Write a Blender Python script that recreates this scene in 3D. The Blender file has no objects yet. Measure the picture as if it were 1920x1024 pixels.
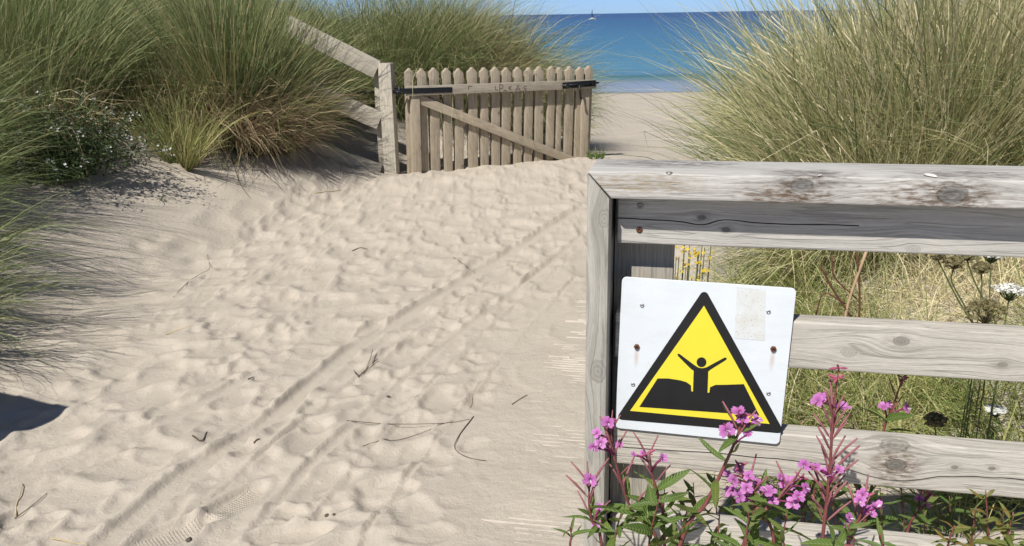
import bpy, bmesh, math, random
import numpy as np
from mathutils import Vector, Matrix
from math import radians, sin, cos, pi, atan, sqrt
random.seed(7); rng = np.random.default_rng(7)
sc = bpy.context.scene
C = sc.collection

# ------------------------------------------------------------------ camera
FPX = 1600.0                      # focal length in pixels of the 1920-wide photograph
EYE = Vector((0, 0, 1.55)); PITCH = atan((512 - 28.4) / FPX); ROLL = radians(0.97)
cam_d = bpy.data.cameras.new('camera'); cam = bpy.data.objects.new('camera', cam_d); C.objects.link(cam)
cam_d.sensor_width = 36; cam_d.lens = FPX / 1920 * 36; cam_d.clip_start = 0.05; cam_d.clip_end = 90000
cam.matrix_world = Matrix.Translation(EYE) @ Matrix.Rotation(pi / 2 - PITCH, 4, 'X') @ Matrix.Rotation(-ROLL, 4, 'Z')
sc.camera = cam
_m = cam.matrix_world.to_3x3()
RT, UP, FW = _m @ Vector((1, 0, 0)), _m @ Vector((0, 1, 0)), _m @ Vector((0, 0, -1))

# ------------------------------------------------------------------ sky, sun, exposure
SUN_AZ = radians(32.0)            # direction the light travels, measured from +Y towards +X
SUN_EL = radians(50.0)
w = bpy.data.worlds.new('World'); sc.world = w; w.use_nodes = True
nt = w.node_tree; nt.nodes.clear()
sky = nt.nodes.new('ShaderNodeTexSky'); sky.sky_type = 'NISHITA'; sky.sun_disc = False
sky.sun_elevation = SUN_EL; sky.sun_rotation = SUN_AZ + pi
sky.air_density = 0.33; sky.dust_density = 0.3; sky.ozone_density = 6.0; sky.altitude = 0
bg = nt.nodes.new('ShaderNodeBackground'); bg.inputs['Strength'].default_value = 0.10
wo = nt.nodes.new('ShaderNodeOutputWorld')
nt.links.new(sky.outputs[0], bg.inputs[0]); nt.links.new(bg.outputs[0], wo.inputs[0])
sd = bpy.data.lights.new('sun', 'SUN'); sun = bpy.data.objects.new('sun', sd); C.objects.link(sun)
sd.energy = 4.5; sd.angle = radians(0.53); sd.color = (1.0, 0.965, 0.91)
tr = Vector((sin(SUN_AZ) * cos(SUN_EL), cos(SUN_AZ) * cos(SUN_EL), -sin(SUN_EL)))
sun.rotation_euler = tr.to_track_quat('-Z', 'Y').to_euler()
sc.view_settings.view_transform = 'Standard'; sc.view_settings.look = 'None'
sc.view_settings.exposure = 0.29; sc.view_settings.gamma = 1.0
sc.cycles.max_bounces = 4; sc.cycles.diffuse_bounces = 2; sc.cycles.glossy_bounces = 2; sc.cycles.transmission_bounces = 3
sc.cycles.use_adaptive_sampling = True; sc.cycles.adaptive_threshold = 0.025

# ------------------------------------------------------------------ helpers
def ray(px, py): return FW + RT * ((px - 960) / FPX) + UP * ((512 - py) / FPX)
def at_y(px, py, Y): d = ray(px, py); return EYE + d * (Y / d.y)
def on_plane(px, py, p0, n):
    d = ray(px, py); return EYE + d * ((p0 - EYE).dot(n) / d.dot(n))
def tag(o, label=None, cat=None, group=None, kind=None):
    if label: o['label'] = label
    if cat: o['category'] = cat
    if group: o['group'] = group
    if kind: o['kind'] = kind
    return o
def empty(name, loc=(0, 0, 0), rz=0):
    o = bpy.data.objects.new(name, None); C.objects.link(o); o.location = loc; o.rotation_euler = (0, 0, rz)
    o.empty_display_size = .05
    return o
def obj(name, me, mat=None, parent=None, loc=None, rot=None):
    o = bpy.data.objects.new(name, me); C.objects.link(o)
    if mat and not me.materials:
        for m in (mat if isinstance(mat, (list, tuple)) else [mat]): me.materials.append(m)
    if parent: o.parent = parent
    if loc is not None: o.location = loc
    if rot is not None: o.rotation_euler = rot
    return o
def mesh_np(name, V, quads=None, tris=None, attrs=None, smooth=True):
    V = np.asarray(V, np.float32).reshape(-1, 3); me = bpy.data.meshes.new(name)
    nq = 0 if quads is None else len(quads); n3 = 0 if tris is None else len(tris)
    me.vertices.add(len(V)); me.vertices.foreach_set('co', V.ravel())
    idx = []
    if nq: idx.append(np.asarray(quads, np.int32).ravel())
    if n3: idx.append(np.asarray(tris, np.int32).ravel())
    idx = np.concatenate(idx); me.loops.add(len(idx)); me.loops.foreach_set('vertex_index', idx)
    me.polygons.add(nq + n3)
    st = np.concatenate([np.arange(nq) * 4, nq * 4 + np.arange(n3) * 3]).astype(np.int32)
    me.polygons.foreach_set('loop_start', st)
    me.polygons.foreach_set('use_smooth', np.full(nq + n3, smooth))
    for k, a in (attrs or {}).items():
        at = me.attributes.new(k, 'FLOAT', 'POINT'); at.data.foreach_set('value', np.asarray(a, np.float32).ravel())
    me.update(calc_edges=True); me.validate()
    return me
def slab(name, outline, T, bevel=.003, seg=2, bow=0):
    """outline polygon in local X,Z extruded along local Y by T, edges rounded"""
    bm = bmesh.new()
    a = [bm.verts.new((x, 0, z)) for x, z in outline]
    f = bm.faces.new(a)
    r = bmesh.ops.extrude_face_region(bm, geom=[f])
    bmesh.ops.translate(bm, vec=(0, T, 0), verts=[v for v in r['geom'] if isinstance(v, bmesh.types.BMVert)])
    bmesh.ops.recalc_face_normals(bm, faces=bm.faces)
    if bevel: bmesh.ops.bevel(bm, geom=list(bm.edges), offset=bevel, segments=seg, profile=.6, affect='EDGES', clamp_overlap=True)
    me = bpy.data.meshes.new(name); bm.to_mesh(me); bm.free()
    me.polygons.foreach_set('use_smooth', [True] * len(me.polygons))
    try: me.set_sharp_from_angle(angle=radians(40))
    except Exception: pass
    return me
def rect(L, W, x0=0, z0=0): return [(x0, z0), (x0 + L, z0), (x0 + L, z0 + W), (x0, z0 + W)]
def tube_arrays(pts, rad, n=6, off=0):
    pts = [Vector(p) for p in pts]; V = []; Q = []
    ref = Vector((.3, .2, 1)).normalized()
    for i, p in enumerate(pts):
        t = (pts[min(i + 1, len(pts) - 1)] - pts[max(i - 1, 0)]).normalized()
        s = t.cross(ref)
        if s.length < 1e-3: s = t.cross(Vector((1, 0, 0)))
        s.normalize(); b = t.cross(s); r = rad[i] if hasattr(rad, '__len__') else rad
        for k in range(n): V.append(p + (s * cos(2 * pi * k / n) + b * sin(2 * pi * k / n)) * r)
    for i in range(len(pts) - 1):
        for k in range(n):
            k2 = (k + 1) % n; Q.append((off + i * n + k, off + i * n + k2, off + (i + 1) * n + k2, off + (i + 1) * n + k))
    c0 = len(V); V.append(pts[0]); V.append(pts[-1]); T = []
    for k in range(n):
        T.append((off + c0, off + (k + 1) % n, off + k)); m = (len(pts) - 1) * n; T.append((off + c0 + 1, off + m + k, off + m + (k + 1) % n))
    return V, Q, T
def tube(name, pts, rad, n=6):
    V, Q, T = tube_arrays(pts, rad, n); return mesh_np(name, [tuple(v) for v in V], Q, T)
def curve_pts(p, n=12):
    """Catmull-Rom through the points"""
    p = [Vector(q) for q in p]
    if len(p) == 2: return [p[0].lerp(p[1], i / n) for i in range(n + 1)]
    q = [p[0] * 2 - p[1]] + p + [p[-1] * 2 - p[-2]]; out = []
    m = max(2, n // (len(p) - 1))
    for i in range(1, len(q) - 2):
        for k in range(m):
            t = k / m; a, b, c, d = q[i - 1], q[i], q[i + 1], q[i + 2]
            out.append(.5 * ((2 * b) + (c - a) * t + (2 * a - 5 * b + 4 * c - d) * t * t + (3 * b - a - 3 * c + d) * t ** 3))
    out.append(p[-1]); return out
def disc_head(name, r, h, n=10, socket=True):
    """screw or rivet head: low dome with a socket, axis -Y"""
    prof = [(r, 0), (r * .97, -h * .5), (r * .75, -h * .95), (r * .45, -h)]
    if socket: prof += [(r * .38, -h * .35)]
    V = []; Q = []
    for rr, y in prof:
        for k in range(n): V.append((rr * cos(2 * pi * k / n), y, rr * sin(2 * pi * k / n)))
    for i in range(len(prof) - 1):
        for k in range(n): k2 = (k + 1) % n; Q.append((i * n + k, i * n + k2, (i + 1) * n + k2, (i + 1) * n + k))
    V.append((0, prof[-1][1], 0)); T = [(len(V) - 1, (len(prof) - 1) * n + k, (len(prof) - 1) * n + (k + 1) % n) for k in range(n)]
    return mesh_np(name, V, Q, T)

def under(child, parent):
    """make a part of a thing the sub-part of another of its parts, without moving it"""
    child.parent = parent; child.matrix_parent_inverse = parent.matrix_basis.inverted(); return child

# ------------------------------------------------------------------ material helpers
class M:
    def __init__(s, name, rough=.8, spec=.3):
        s.m = bpy.data.materials.new(name); s.m.use_nodes = True; s.t = s.m.node_tree
        s.b = s.t.nodes['Principled BSDF']; s.b.inputs['Roughness'].default_value = rough
        s.b.inputs['Specular IOR Level'].default_value = spec
    def n(s, ty, **kw):
        nd = s.t.nodes.new(ty)
        for k, v in kw.items():
            if k in nd.inputs.keys(): s.put(v, nd.inputs[k])
            else: setattr(nd, k, v)
        return nd
    def put(s, v, inp):
        if isinstance(v, bpy.types.NodeSocket): s.t.links.new(v, inp)
        elif inp.type == 'RGBA' and len(v) == 3: inp.default_value = (*v, 1)
        else: inp.default_value = v
    def math(s, op, a, b=0.0, c=None, clamp=False):
        nd = s.t.nodes.new('ShaderNodeMath'); nd.operation = op; nd.use_clamp = clamp
        s.put(a, nd.inputs[0]); s.put(b, nd.inputs[1])
        if c is not None: s.put(c, nd.inputs[2])
        return nd.outputs[0]
    def vmath(s, op, a, b=(0, 0, 0)):
        nd = s.t.nodes.new('ShaderNodeVectorMath'); nd.operation = op; s.put(a, nd.inputs[0]); s.put(b, nd.inputs[1])
        return nd.outputs['Value'] if op in ('LENGTH', 'DISTANCE', 'DOT_PRODUCT') else nd.outputs[0]
    def mix(s, f, a, b, blend='MIX'):
        nd = s.t.nodes.new('ShaderNodeMix'); nd.data_type = 'RGBA'; nd.blend_type = blend
        s.put(f, nd.inputs[0]); s.put(a, nd.inputs[6]); s.put(b, nd.inputs[7]); return nd.outputs[2]
    def noise(s, vec, scale=5., detail=4., rough=.55, dist=0.):
        nd = s.t.nodes.new('ShaderNodeTexNoise'); s.put(vec, nd.inputs['Vector'])
        nd.inputs['Scale'].default_value = scale; nd.inputs['Detail'].default_value = detail
        nd.inputs['Roughness'].default_value = rough; nd.inputs['Distortion'].default_value = dist
        return nd.outputs['Fac']
    def ramp(s, f, stops, interp='LINEAR'):
        nd = s.t.nodes.new('ShaderNodeValToRGB'); s.put(f, nd.inputs[0]); cr = nd.color_ramp; cr.interpolation = interp
        while len(cr.elements) > len(stops): cr.elements.remove(cr.elements[-1])
        while len(cr.elements) < len(stops): cr.elements.new(1)
        for e, (p, c) in zip(cr.elements, stops):
            e.position = p; e.color = (*c, 1) if hasattr(c, '__len__') else (c, c, c, 1)
        return nd.outputs[0]
    def obj(s): return s.t.nodes.new('ShaderNodeTexCoord').outputs['Object']
    def mapping(s, vec, sc_=(1, 1, 1), loc=(0, 0, 0), rot=(0, 0, 0)):
        nd = s.t.nodes.new('ShaderNodeMapping'); s.put(vec, nd.inputs[0])
        nd.inputs['Scale'].default_value = sc_; nd.inputs['Location'].default_value = loc; nd.inputs['Rotation'].default_value = rot
        return nd.outputs[0]
    def attr(s, name): nd = s.t.nodes.new('ShaderNodeAttribute'); nd.attribute_name = name; return nd.outputs['Fac']
    def bump(s, h, dist=.002, strength=1., normal=None):
        nd = s.t.nodes.new('ShaderNodeBump'); s.put(h, nd.inputs['Height']); nd.inputs['Distance'].default_value = dist
        nd.inputs['Strength'].default_value = strength
        if normal is not None: s.put(normal, nd.inputs['Normal'])
        s.t.links.new(nd.outputs[0], s.b.inputs['Normal']); return nd.outputs[0]
    def col(s, c): s.put(c, s.b.inputs['Base Color'])

def plain(name, c, rough=.6, spec=.3, metal=0, var=.15, scale=60):
    a = M(name, rough, spec); a.b.inputs['Metallic'].default_value = metal
    v = a.noise(a.obj(), scale, 4)
    a.col(a.ramp(v, [(.25, tuple(x * (1 - var) for x in c)), (.75, tuple(min(1, x * (1 + var)) for x in c))])); return a.m

def wood(name, lo, hi, knots=(), seed=0., stain=.4, stain_col=(.05, .035, .02), bump=1., crack=None, stretch=22., patches=()):
    """weathered softwood; grain along local X. knots: (x,y,z,radius,darkness) in local metres"""
    a = M(name, .85, .2); co = a.obj(); p = co
    kd = []
    for (kx, ky, kz, kr, kk) in knots:
        d = a.vmath('SUBTRACT', co, (kx, ky, kz))
        ds = a.vmath('LENGTH', a.vmath('MULTIPLY', d, (.62, 1, 1)))
        e = a.math('POWER', 2.718, a.math('MULTIPLY', a.math('MULTIPLY', ds, ds), -1 / (2 * (kr * 2.4) ** 2)))
        push = a.vmath('MULTIPLY', d, (0, 1, 1))
        sv = a.t.nodes.new('ShaderNodeVectorMath'); sv.operation = 'SCALE'; a.put(push, sv.inputs[0]); a.put(a.math('MULTIPLY', e, -.85), sv.inputs['Scale'])
        p = a.vmath('ADD', p, sv.outputs[0]); kd.append((ds, kr, kk))
    ps = a.mapping(p, (1, stretch, stretch), (seed, seed * 2.3, seed * .7))
    big = a.noise(ps, 1.6, 3, .5, .3)
    fine = a.noise(a.mapping(p, (1.6, stretch * 4, stretch * 4), (seed * 3, 0, seed)), 2.2, 4, .6, .2)
    # growth rings: sharp dark lines that follow the grain
    rg = a.math('FRACT', a.math('ADD', a.math('MULTIPLY', big, 7.0), a.math('MULTIPLY', fine, .35)))
    line = a.ramp(rg, [(0, 0.), (.72, .12), (.9, 1.), (1, .15)])
    micro = a.noise(a.mapping(co, (18, 260, 260)), 3, 3, .6)
    blot = a.noise(co, 5 + seed % 3, 4, .6)
    f = a.math('ADD', a.math('MULTIPLY', fine, .65), a.math('MULTIPLY', micro, .35))
    c = a.ramp(f, [(.30, lo), (.66, hi)])
    c = a.mix(a.math('MULTIPLY', line, .38), c, tuple(x * .45 for x in lo))
    st = a.ramp(blot, [(.52, 0.), (.72, 1.)])
    c = a.mix(a.math('MULTIPLY', a.math('MULTIPLY', st, fine), stain), c, stain_col)
    gn = a.noise(a.mapping(co, (14, 60, 60), (seed, 1, 2)), 3, 4, .65)
    for (bx, by, bz, sx, sz, cc, amt) in patches:      # weather stains with a shape of their own
        q = a.vmath('LENGTH', a.vmath('MULTIPLY', a.vmath('SUBTRACT', co, (bx, by, bz)), (1 / sx, 1 / sz, 1 / sz)))
        mk = a.ramp(a.math('SUBTRACT', a.math('ADD', 1.0, a.math('MULTIPLY', a.math('SUBTRACT', gn, .5), 1.6)), q), [(.0, 0.), (.7, 1.)])
        c = a.mix(a.math('MULTIPLY', a.math('MULTIPLY', mk, a.ramp(gn, [(.38, 0.), (.6, 1.)])), amt), c, cc)
    kh = None
    for ds, kr, kk in kd:
        wob = a.math('ADD', ds, a.math('MULTIPLY', a.math('SUBTRACT', gn, .5), kr * .8))
        halo = a.ramp(a.math('DIVIDE', wob, kr * 3.2), [(.15, 1.), (.9, 0.)])
        c = a.mix(a.math('MULTIPLY', a.math('MULTIPLY', halo, a.ramp(gn, [(.4, 0.), (.58, 1.)])), .8 * kk), c, (.07, .045, .028))
        rings = a.math('SINE', a.math('MULTIPLY', wob, 16 / kr))
        core = a.ramp(a.math('DIVIDE', wob, kr), [(.75, 1.), (1.0, 0.)])
        kc = a.mix(a.math('MULTIPLY', a.math('ADD', rings, 1.0), .4), tuple(x * (1 - .85 * kk) * .75 for x in hi), tuple(x * (1 - .9 * kk) for x in lo))
        c = a.mix(a.math('MULTIPLY', core, .75), c, kc)
        rim = a.ramp(a.math('DIVIDE', wob, kr), [(.82, 0.), (.97, 1.), (1.12, 0.)])
        c = a.mix(a.math('MULTIPLY', rim, .25 + .5 * kk), c, (.03, .022, .016))
    h = a.math('ADD', a.math('MULTIPLY', fine, .8), a.math('MULTIPLY', micro, .5))
    h = a.math('SUBTRACT', h, a.math('MULTIPLY', line, .5))
    if crack:
        (cz, amp, wd, x0, x1) = crack
        sx = a.t.nodes.new('ShaderNodeSeparateXYZ'); a.put(p, sx.inputs[0])
        wv = a.math('MULTIPLY', a.math('SUBTRACT', a.noise(a.mapping(p, (5, 0, 0), (seed, 0, 0)), 1, 3), .5), amp)
        dd = a.math('ABSOLUTE', a.math('SUBTRACT', a.math('SUBTRACT', sx.outputs[2], cz), wv))
        inx = a.math('MULTIPLY', a.math('GREATER_THAN', sx.outputs[0], x0), a.math('LESS_THAN', sx.outputs[0], x1))
        ck = a.math('MULTIPLY', a.ramp(a.math('DIVIDE', dd, wd), [(.5, 1.), (1., 0.)]), inx)
        c = a.mix(ck, c, (.012, .011, .01)); h = a.math('SUBTRACT', h, a.math('MULTIPLY', ck, 3.0))
    a.col(c); a.bump(h, .0011 * bump, .9)
    return a.m

SILVER_LO, SILVER_HI = (.30, .275, .23), (.62, .58, .505)
def sheet_poly(name, pts, y):
    me = bpy.data.meshes.new(name); me.from_pydata([(x, y, z) for x, z in pts], [], [list(range(len(pts)))]); me.update(); return me

# ================================================================== ground
FTH = radians(12.0)
SEA_Z = -3.45
def sstep(a, b, x): t = np.clip((x - a) / (b - a), 0, 1); return t * t * (3 - 2 * t)
def xl_edge(y):  return np.where(y < 8, -1.2 - .36 * (8 - y), -1.2 + .95 * np.clip(y - 8.3, 0, 2.0))
def xr_edge(y):  return np.where(y < 6, 1.05, 1.05 + .55 * (y - 6))
def terr(x, y):
    x = np.asarray(x, float); y = np.asarray(y, float)
    base = .10 * sstep(5.0, 8.3, y)
    bz = .10 - .0735 * np.clip(y - 8.8, 0, 200)
    base = np.where(y > 8.8, bz, base)
    base = np.maximum(base, SEA_Z - 2.5)
    t = np.clip(xl_edge(y) - x, 0, 50)
    bl = .20 * (1 - np.exp(-t / .8)) + .16 * t + .10 * t * t
    bl = 2.1 * (1 - np.exp(-bl / 2.1))
    bl = bl * (1 - sstep(10.6, 14.5, y)) * sstep(-1, 2.2, y)
    t2 = np.clip(x - xr_edge(y), 0, 50)
    br = .30 * t2 + .12 * (1 - np.exp(-t2 / .4)); br = 1.9 * (1 - np.exp(-br / 1.9))
    br = br * (1 - sstep(9.5, 14.0, y)) * sstep(.2, 2.8, y)
    mound = .50 * np.exp(-(((x + .55) / .75) ** 2 + ((y - 10.0) / .8) ** 2))
    return base + bl + br + mound

xs = np.concatenate([np.linspace(-70, -9, 26)[:-1], np.linspace(-9, -4, 26)[:-1], np.linspace(-4, -2, 71)[:-1], np.linspace(-2, .95, 330)[:-1], np.linspace(.95, 3, 80)[:-1], np.linspace(3, 9, 40)[:-1], np.linspace(9, 70, 26)])
ysl = [-4., -3, -2, -1, -.3, .4, 1.0, 1.5]; yy = 1.8
while yy < 90:
    ysl.append(yy); yy += max(.0085, .0085 * (yy / 2.2) ** 1.45) if yy < 10 else .12 * (yy / 10) ** 1.6
ys = np.array(ysl)
XX, YY = np.meshgrid(xs, ys); H = terr(XX, YY)

def vnoise(x, y, s, seed=0):
    """smooth value noise"""
    x = np.asarray(x) / s + 31.7 * seed; y = np.asarray(y) / s + 17.3 * seed
    xi = np.floor(x).astype(int); yi = np.floor(y).astype(int); fx = x - xi; fy = y - yi
    fx = fx * fx * (3 - 2 * fx); fy = fy * fy * (3 - 2 * fy)
    def h(a, b): n = np.sin(a * 127.1 + b * 311.7 + seed * 7.7) * 43758.5453; return n - np.floor(n)
    return (h(xi, yi) * (1 - fx) + h(xi + 1, yi) * fx) * (1 - fy) + (h(xi, yi + 1) * (1 - fx) + h(xi + 1, yi + 1) * fx) * fy

def stamp(cx, cy, a, b, ang, depth, rim=.35, p=1.0, flat=0.):
    R = max(a, b) * 1.7
    i0, i1 = np.searchsorted(xs, [cx - R, cx + R]); j0, j1 = np.searchsorted(ys, [cy - R, cy + R])
    if i1 - i0 < 2 or j1 - j0 < 2: return
    X = XX[j0:j1, i0:i1] - cx; Y = YY[j0:j1, i0:i1] - cy
    u = (X * cos(ang) + Y * sin(ang)) / a; v = (-X * sin(ang) + Y * cos(ang)) / b
    r = np.sqrt(u * u + v * v)
    bowl = np.clip(1 - r ** 2, 0, 1) ** p
    sub = H[j0:j1, i0:i1]
    # a new print wipes part of the relief under it, then presses its own bowl and pushes up a rim
    wgt = bowl * .75
    loc = terr(XX[j0:j1, i0:i1], YY[j0:j1, i0:i1])
    sub[:] = sub * (1 - wgt) + loc * wgt - depth * bowl * (1 + .35 * u) + depth * rim * np.exp(-((r - 1.14) / .2) ** 2) * (1 + .5 * v)
def ground_px(px, py):
    d = ray(px, py); t = .5
    for _ in range(60):
        P = EYE + d * t; g = P.z - float(terr(P.x, P.y)); t += g / (.35 - d.z) * .9
        if abs(g) < 1e-4: break
    return EYE + d * t

# fine wind-smoothed undulation
near = (1 - sstep(8.3, 14, YY)) * sstep(-4.5, -2.6, XX) * (1 - sstep(1.0, 1.8, XX))
mat_zone = lambda x, y: sstep(-.42, -.02, x - .10 * (y - 2.4)) * (1 - sstep(4.2, 6.5, y))
H += near * .035 * (vnoise(XX, YY, .55, 1) - .5) + near * .012 * (vnoise(XX, YY, .22, 2) - .5)
st_rng = random.Random(3)
for k in range(1150):                                     # old soft footprints over the whole path
    y = 1.7 + 7.4 * st_rng.random() ** 1.1; x0, x1 = float(xl_edge(np.array(y))) - .35, min(1.15, .25 + .1 * y)
    x = x0 + (x1 - x0) * st_rng.random(); mz = float(mat_zone(x, y))
    if st_rng.random() < mz * .55: continue
    s = st_rng.choice([.6, .8, 1., 1.3, 1.6]) * st_rng.uniform(.85, 1.15); dp = st_rng.uniform(.010, .026) * (1 - .6 * mz)
    stamp(x, y, .115 * s, .075 * s, radians(st_rng.gauss(70, 34)), dp, st_rng.uniform(.2, .5), st_rng.choice([.4, .6, 1.]))
for k in range(1200):                                     # smaller scuffs
    y = 1.7 + 6.5 * st_rng.random(); x = st_rng.uniform(float(xl_edge(np.array(y))) - .2, .75); mz = float(mat_zone(x, y))
    if st_rng.random() < mz * .2: continue
    s = st_rng.uniform(.4, .8); stamp(x, y, .09 * s, .06 * s, st_rng.uniform(0, pi), st_rng.uniform(.006, .014) * (1 - .5 * mz), .35, 1.)
rel = H - terr(XX, YY); rel = np.where(rel > 0, .012 * np.tanh(rel / .012), .036 * np.tanh(rel / .036))
for _ in range(1):
    rel[1:-1, 1:-1] = (rel[1:-1, 1:-1] * 4 + rel[:-2, 1:-1] + rel[2:, 1:-1] + rel[1:-1, :-2] + rel[1:-1, 2:]) / 8
H = terr(XX, YY) + rel
def rut(pts, half, depth, rim):
    """wheel track pressed along a line of ground points"""
    P = np.array([(p.x, p.y) for p in curve_pts([ground_px(*q) for q in pts], 40)])
    j0, j1 = np.searchsorted(ys, [P[:, 1].min() - .3, P[:, 1].max() + .3]); i0, i1 = np.searchsorted(xs, [P[:, 0].min() - .3, P[:, 0].max() + .3])
    X = XX[j0:j1, i0:i1]; Y = YY[j0:j1, i0:i1]; D = np.full(X.shape, 9.); S = np.zeros(X.shape)
    for a, b in zip(P[:-1], P[1:]):
        ab = b - a; L2 = ab @ ab + 1e-9
        t = np.clip(((X - a[0]) * ab[0] + (Y - a[1]) * ab[1]) / L2, 0, 1)
        dx = X - a[0] - t * ab[0]; dy = Y - a[1] - t * ab[1]; d = np.sqrt(dx * dx + dy * dy)
        sg = np.sign(ab[0] * dy - ab[1] * dx); m = d < D; D = np.where(m, d, D); S = np.where(m, sg, S)
    D = D + .016 * (vnoise(X, Y, .16, 5) - .5)
    fl = 1 - sstep(half * .72, half * 1.05, D); sub = H[j0:j1, i0:i1]; loc = terr(X, Y)
    keep = sstep(0, .35, .62 + .7 * (vnoise(X, Y, .7, 9) - .5))
    fl = fl * keep
    sub[:] = sub * (1 - .88 * fl) + loc * .88 * fl - depth * fl + rim * keep * np.exp(-((D - half * 1.2) / .022) ** 2) * (1 + .4 * S)
rut([(150, 1060), (330, 905), (520, 775), (660, 655), (780, 580), (930, 490), (1095, 385)], .046, .014, .013)
rut([(420, 1060), (560, 895), (690, 770), (840, 640), (960, 550), (1090, 440)], .022, .010, .010)
rut([(250, 1060), (400, 925), (575, 785), (715, 665), (850, 575), (1000, 480)], .013, .007, .008)
rut([(640, 1060), (760, 900), (880, 750), (990, 620), (1080, 520)], .013, .005, .006)
rut([(500, 1060), (640, 900), (790, 740), (930, 600), (1085, 470)], .010, .003, .004)
rut([(0, 915), (160, 850), (330, 780), (480, 700)], .03, .006, .008)
for (px, py, ang, sc_, dp) in [(632, 760, 28, 1.0, .012), (440, 940, 62, 1., .022), (1195, 610, 60, .9, .01), (320, 1000, 40, 1., .02), (545, 1000, 10, .9, .024), (780, 640, 60, .9, .018), (695, 615, 70, .9, .018)]:
    g = ground_px(px, py); stamp(g.x, g.y, .145 * sc_, .058 * sc_, radians(ang), dp, .5, .35)
mz = mat_zone(XX, YY)
mat_h = .0071 + (.0085 * (vnoise(XX, YY, .30, 11) - .5) + .0045 * (vnoise(XX, YY, .09, 12) - .5) + .0040 * (vnoise(XX * .5, YY, .028, 13) - .5))
edge_m = sstep(-.34, .06, XX - .10 * (YY - 2.4) + .30 * (vnoise(XX, YY, .35, 14) - .5)) * (1 - sstep(3.2, 4.9, YY + .8 * (vnoise(XX, YY, .4, 15) - .5))) * (1 - sstep(1.0, 1.2, XX))
mat_h = mat_h + .006 * (1 - sstep(-.25, .15, XX - .03 * (YY - 2.4))) + .006 * sstep(2.9, 4.3, YY)
H = np.where(YY < 6, H * (1 - edge_m) + (terr(XX, YY) + mat_h + np.clip((H - terr(XX, YY)) * .22, -.004, .004)) * edge_m, H)
vw = (YY - 2.0) * cos(FTH) + (XX - .12) * sin(FTH)
H += .0016 * edge_m * (YY < 4.2) * np.cos((vw + .5) / .0262 * 2 * pi) * sstep(-.3, .1, XX) * sstep(.35, .6, vnoise(XX, YY, .3, 51))
H += (1 - near) * (YY > 8) * .07 * (vnoise(XX, YY, 1.1, 21) - .5) * (1 - sstep(25, 45, YY))
H += (1 - near) * (YY <= 8) * .06 * (vnoise(XX, YY, .5, 22) - .5)
# sand drifted against the foot of the gate
for (gx, gy, gh, gr) in [(-.9, 7.85, .03, .35), (-.2, 8.05, .05, .4), (.35, 8.3, .05, .3), (.72, 8.75, .035, .30), (-1.1, 7.75, .04, .3)]:
    H += gh * np.exp(-(((XX - gx) ** 2 + (YY - gy) ** 2) / gr ** 2))

nx, ny = len(xs), len(ys)
ii = (np.arange(ny - 1)[:, None] * nx + np.arange(nx - 1)[None, :]).ravel()
me = mesh_np('sand', np.stack([XX, YY, H], -1), np.stack([ii, ii + 1, ii + nx + 1, ii + nx], -1))
def gz(x, y):
    i = min(max(np.searchsorted(xs, x) - 1, 0), nx - 2); j = min(max(np.searchsorted(ys, y) - 1, 0), ny - 2)
    fx = (x - xs[i]) / (xs[i + 1] - xs[i]); fy = (y - ys[j]) / (ys[j + 1] - ys[j])
    return float((H[j, i] * (1 - fx) + H[j, i + 1] * fx) * (1 - fy) + (H[j + 1, i] * (1 - fx) + H[j + 1, i + 1] * fx) * fy)
def sand_px(px, py, dz=0.):
    g = ground_px(px, py); return Vector((g.x, g.y, gz(g.x, g.y) + dz))

a = M('dry_sand', .95, .15); co = a.obj()
grain = a.noise(co, 900, 2, .6); spk = a.noise(co, 420, 2, .5); mid = a.noise(co, 3.2, 5, .6); lo_ = a.noise(co, .7, 3)
c = a.ramp(mid, [(.25, (.415, .362, .290)), (.72, (.535, .474, .388))])
c = a.mix(.55, c, a.ramp(grain, [(.3, (.35, .30, .24)), (.7, (.61, .55, .46))]))
c = a.mix(a.ramp(spk, [(.67, 0.), (.74, .55)]), c, (.16, .12, .09))
sep = a.t.nodes.new('ShaderNodeSeparateXYZ'); a.put(co, sep.inputs[0])
wet = a.ramp(a.math('ADD', sep.outputs[2], a.math('MULTIPLY', a.math('SUBTRACT', lo_, .5), .25)), [(0., 1.), (1., 0.)])
wetm = a.math('MULTIPLY', a.math('SUBTRACT', -3.12, sep.outputs[2]), 4.0, clamp=True)
c = a.mix(wetm, c, (.21, .185, .155))
a.col(c); a.put(a.math('SUBTRACT', .95, a.math('MULTIPLY', wetm, .6)), a.b.inputs['Roughness'])
hb = a.math('ADD', a.math('MULTIPLY', grain, .6), a.math('MULTIPLY', a.noise(co, 130, 3), .9))
hb = a.math('ADD', hb, a.math('MULTIPLY', a.noise(co, 34, 4, .65), 3.2))
# tread of a few fresh shoe prints: fine relief at the prints themselves
for (px, py, ang, hl, hw) in [(640, 758, 28, .11, .036), (440, 940, 62, .10, .04), (1195, 610, 60, .09, .035), (320, 1000, 40, .1, .04), (600, 735, 30, .08, .03)]:
    g = ground_px(px, py)
    q = a.mapping(a.vmath('SUBTRACT', co, (g.x, g.y, 0)), rot=(0, 0, -radians(ang)))
    sx = a.t.nodes.new('ShaderNodeSeparateXYZ'); a.put(q, sx.inputs[0])
    m1 = a.math('MULTIPLY', a.math('LESS_THAN', a.math('ABSOLUTE', sx.outputs[0]), hl), a.math('LESS_THAN', a.math('ABSOLUTE', sx.outputs[1]), hw))
    gr = a.math('MAXIMUM', a.math('SINE', a.math('MULTIPLY', sx.outputs[0], 2 * pi / .0105)), a.math('SINE', a.math('MULTIPLY', sx.outputs[1], 2 * pi / .0115)))
    hb = a.math('ADD', hb, a.math('MULTIPLY', a.math('MULTIPLY', gr, m1), .55))
a.bump(hb, .0021, .9)
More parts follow.
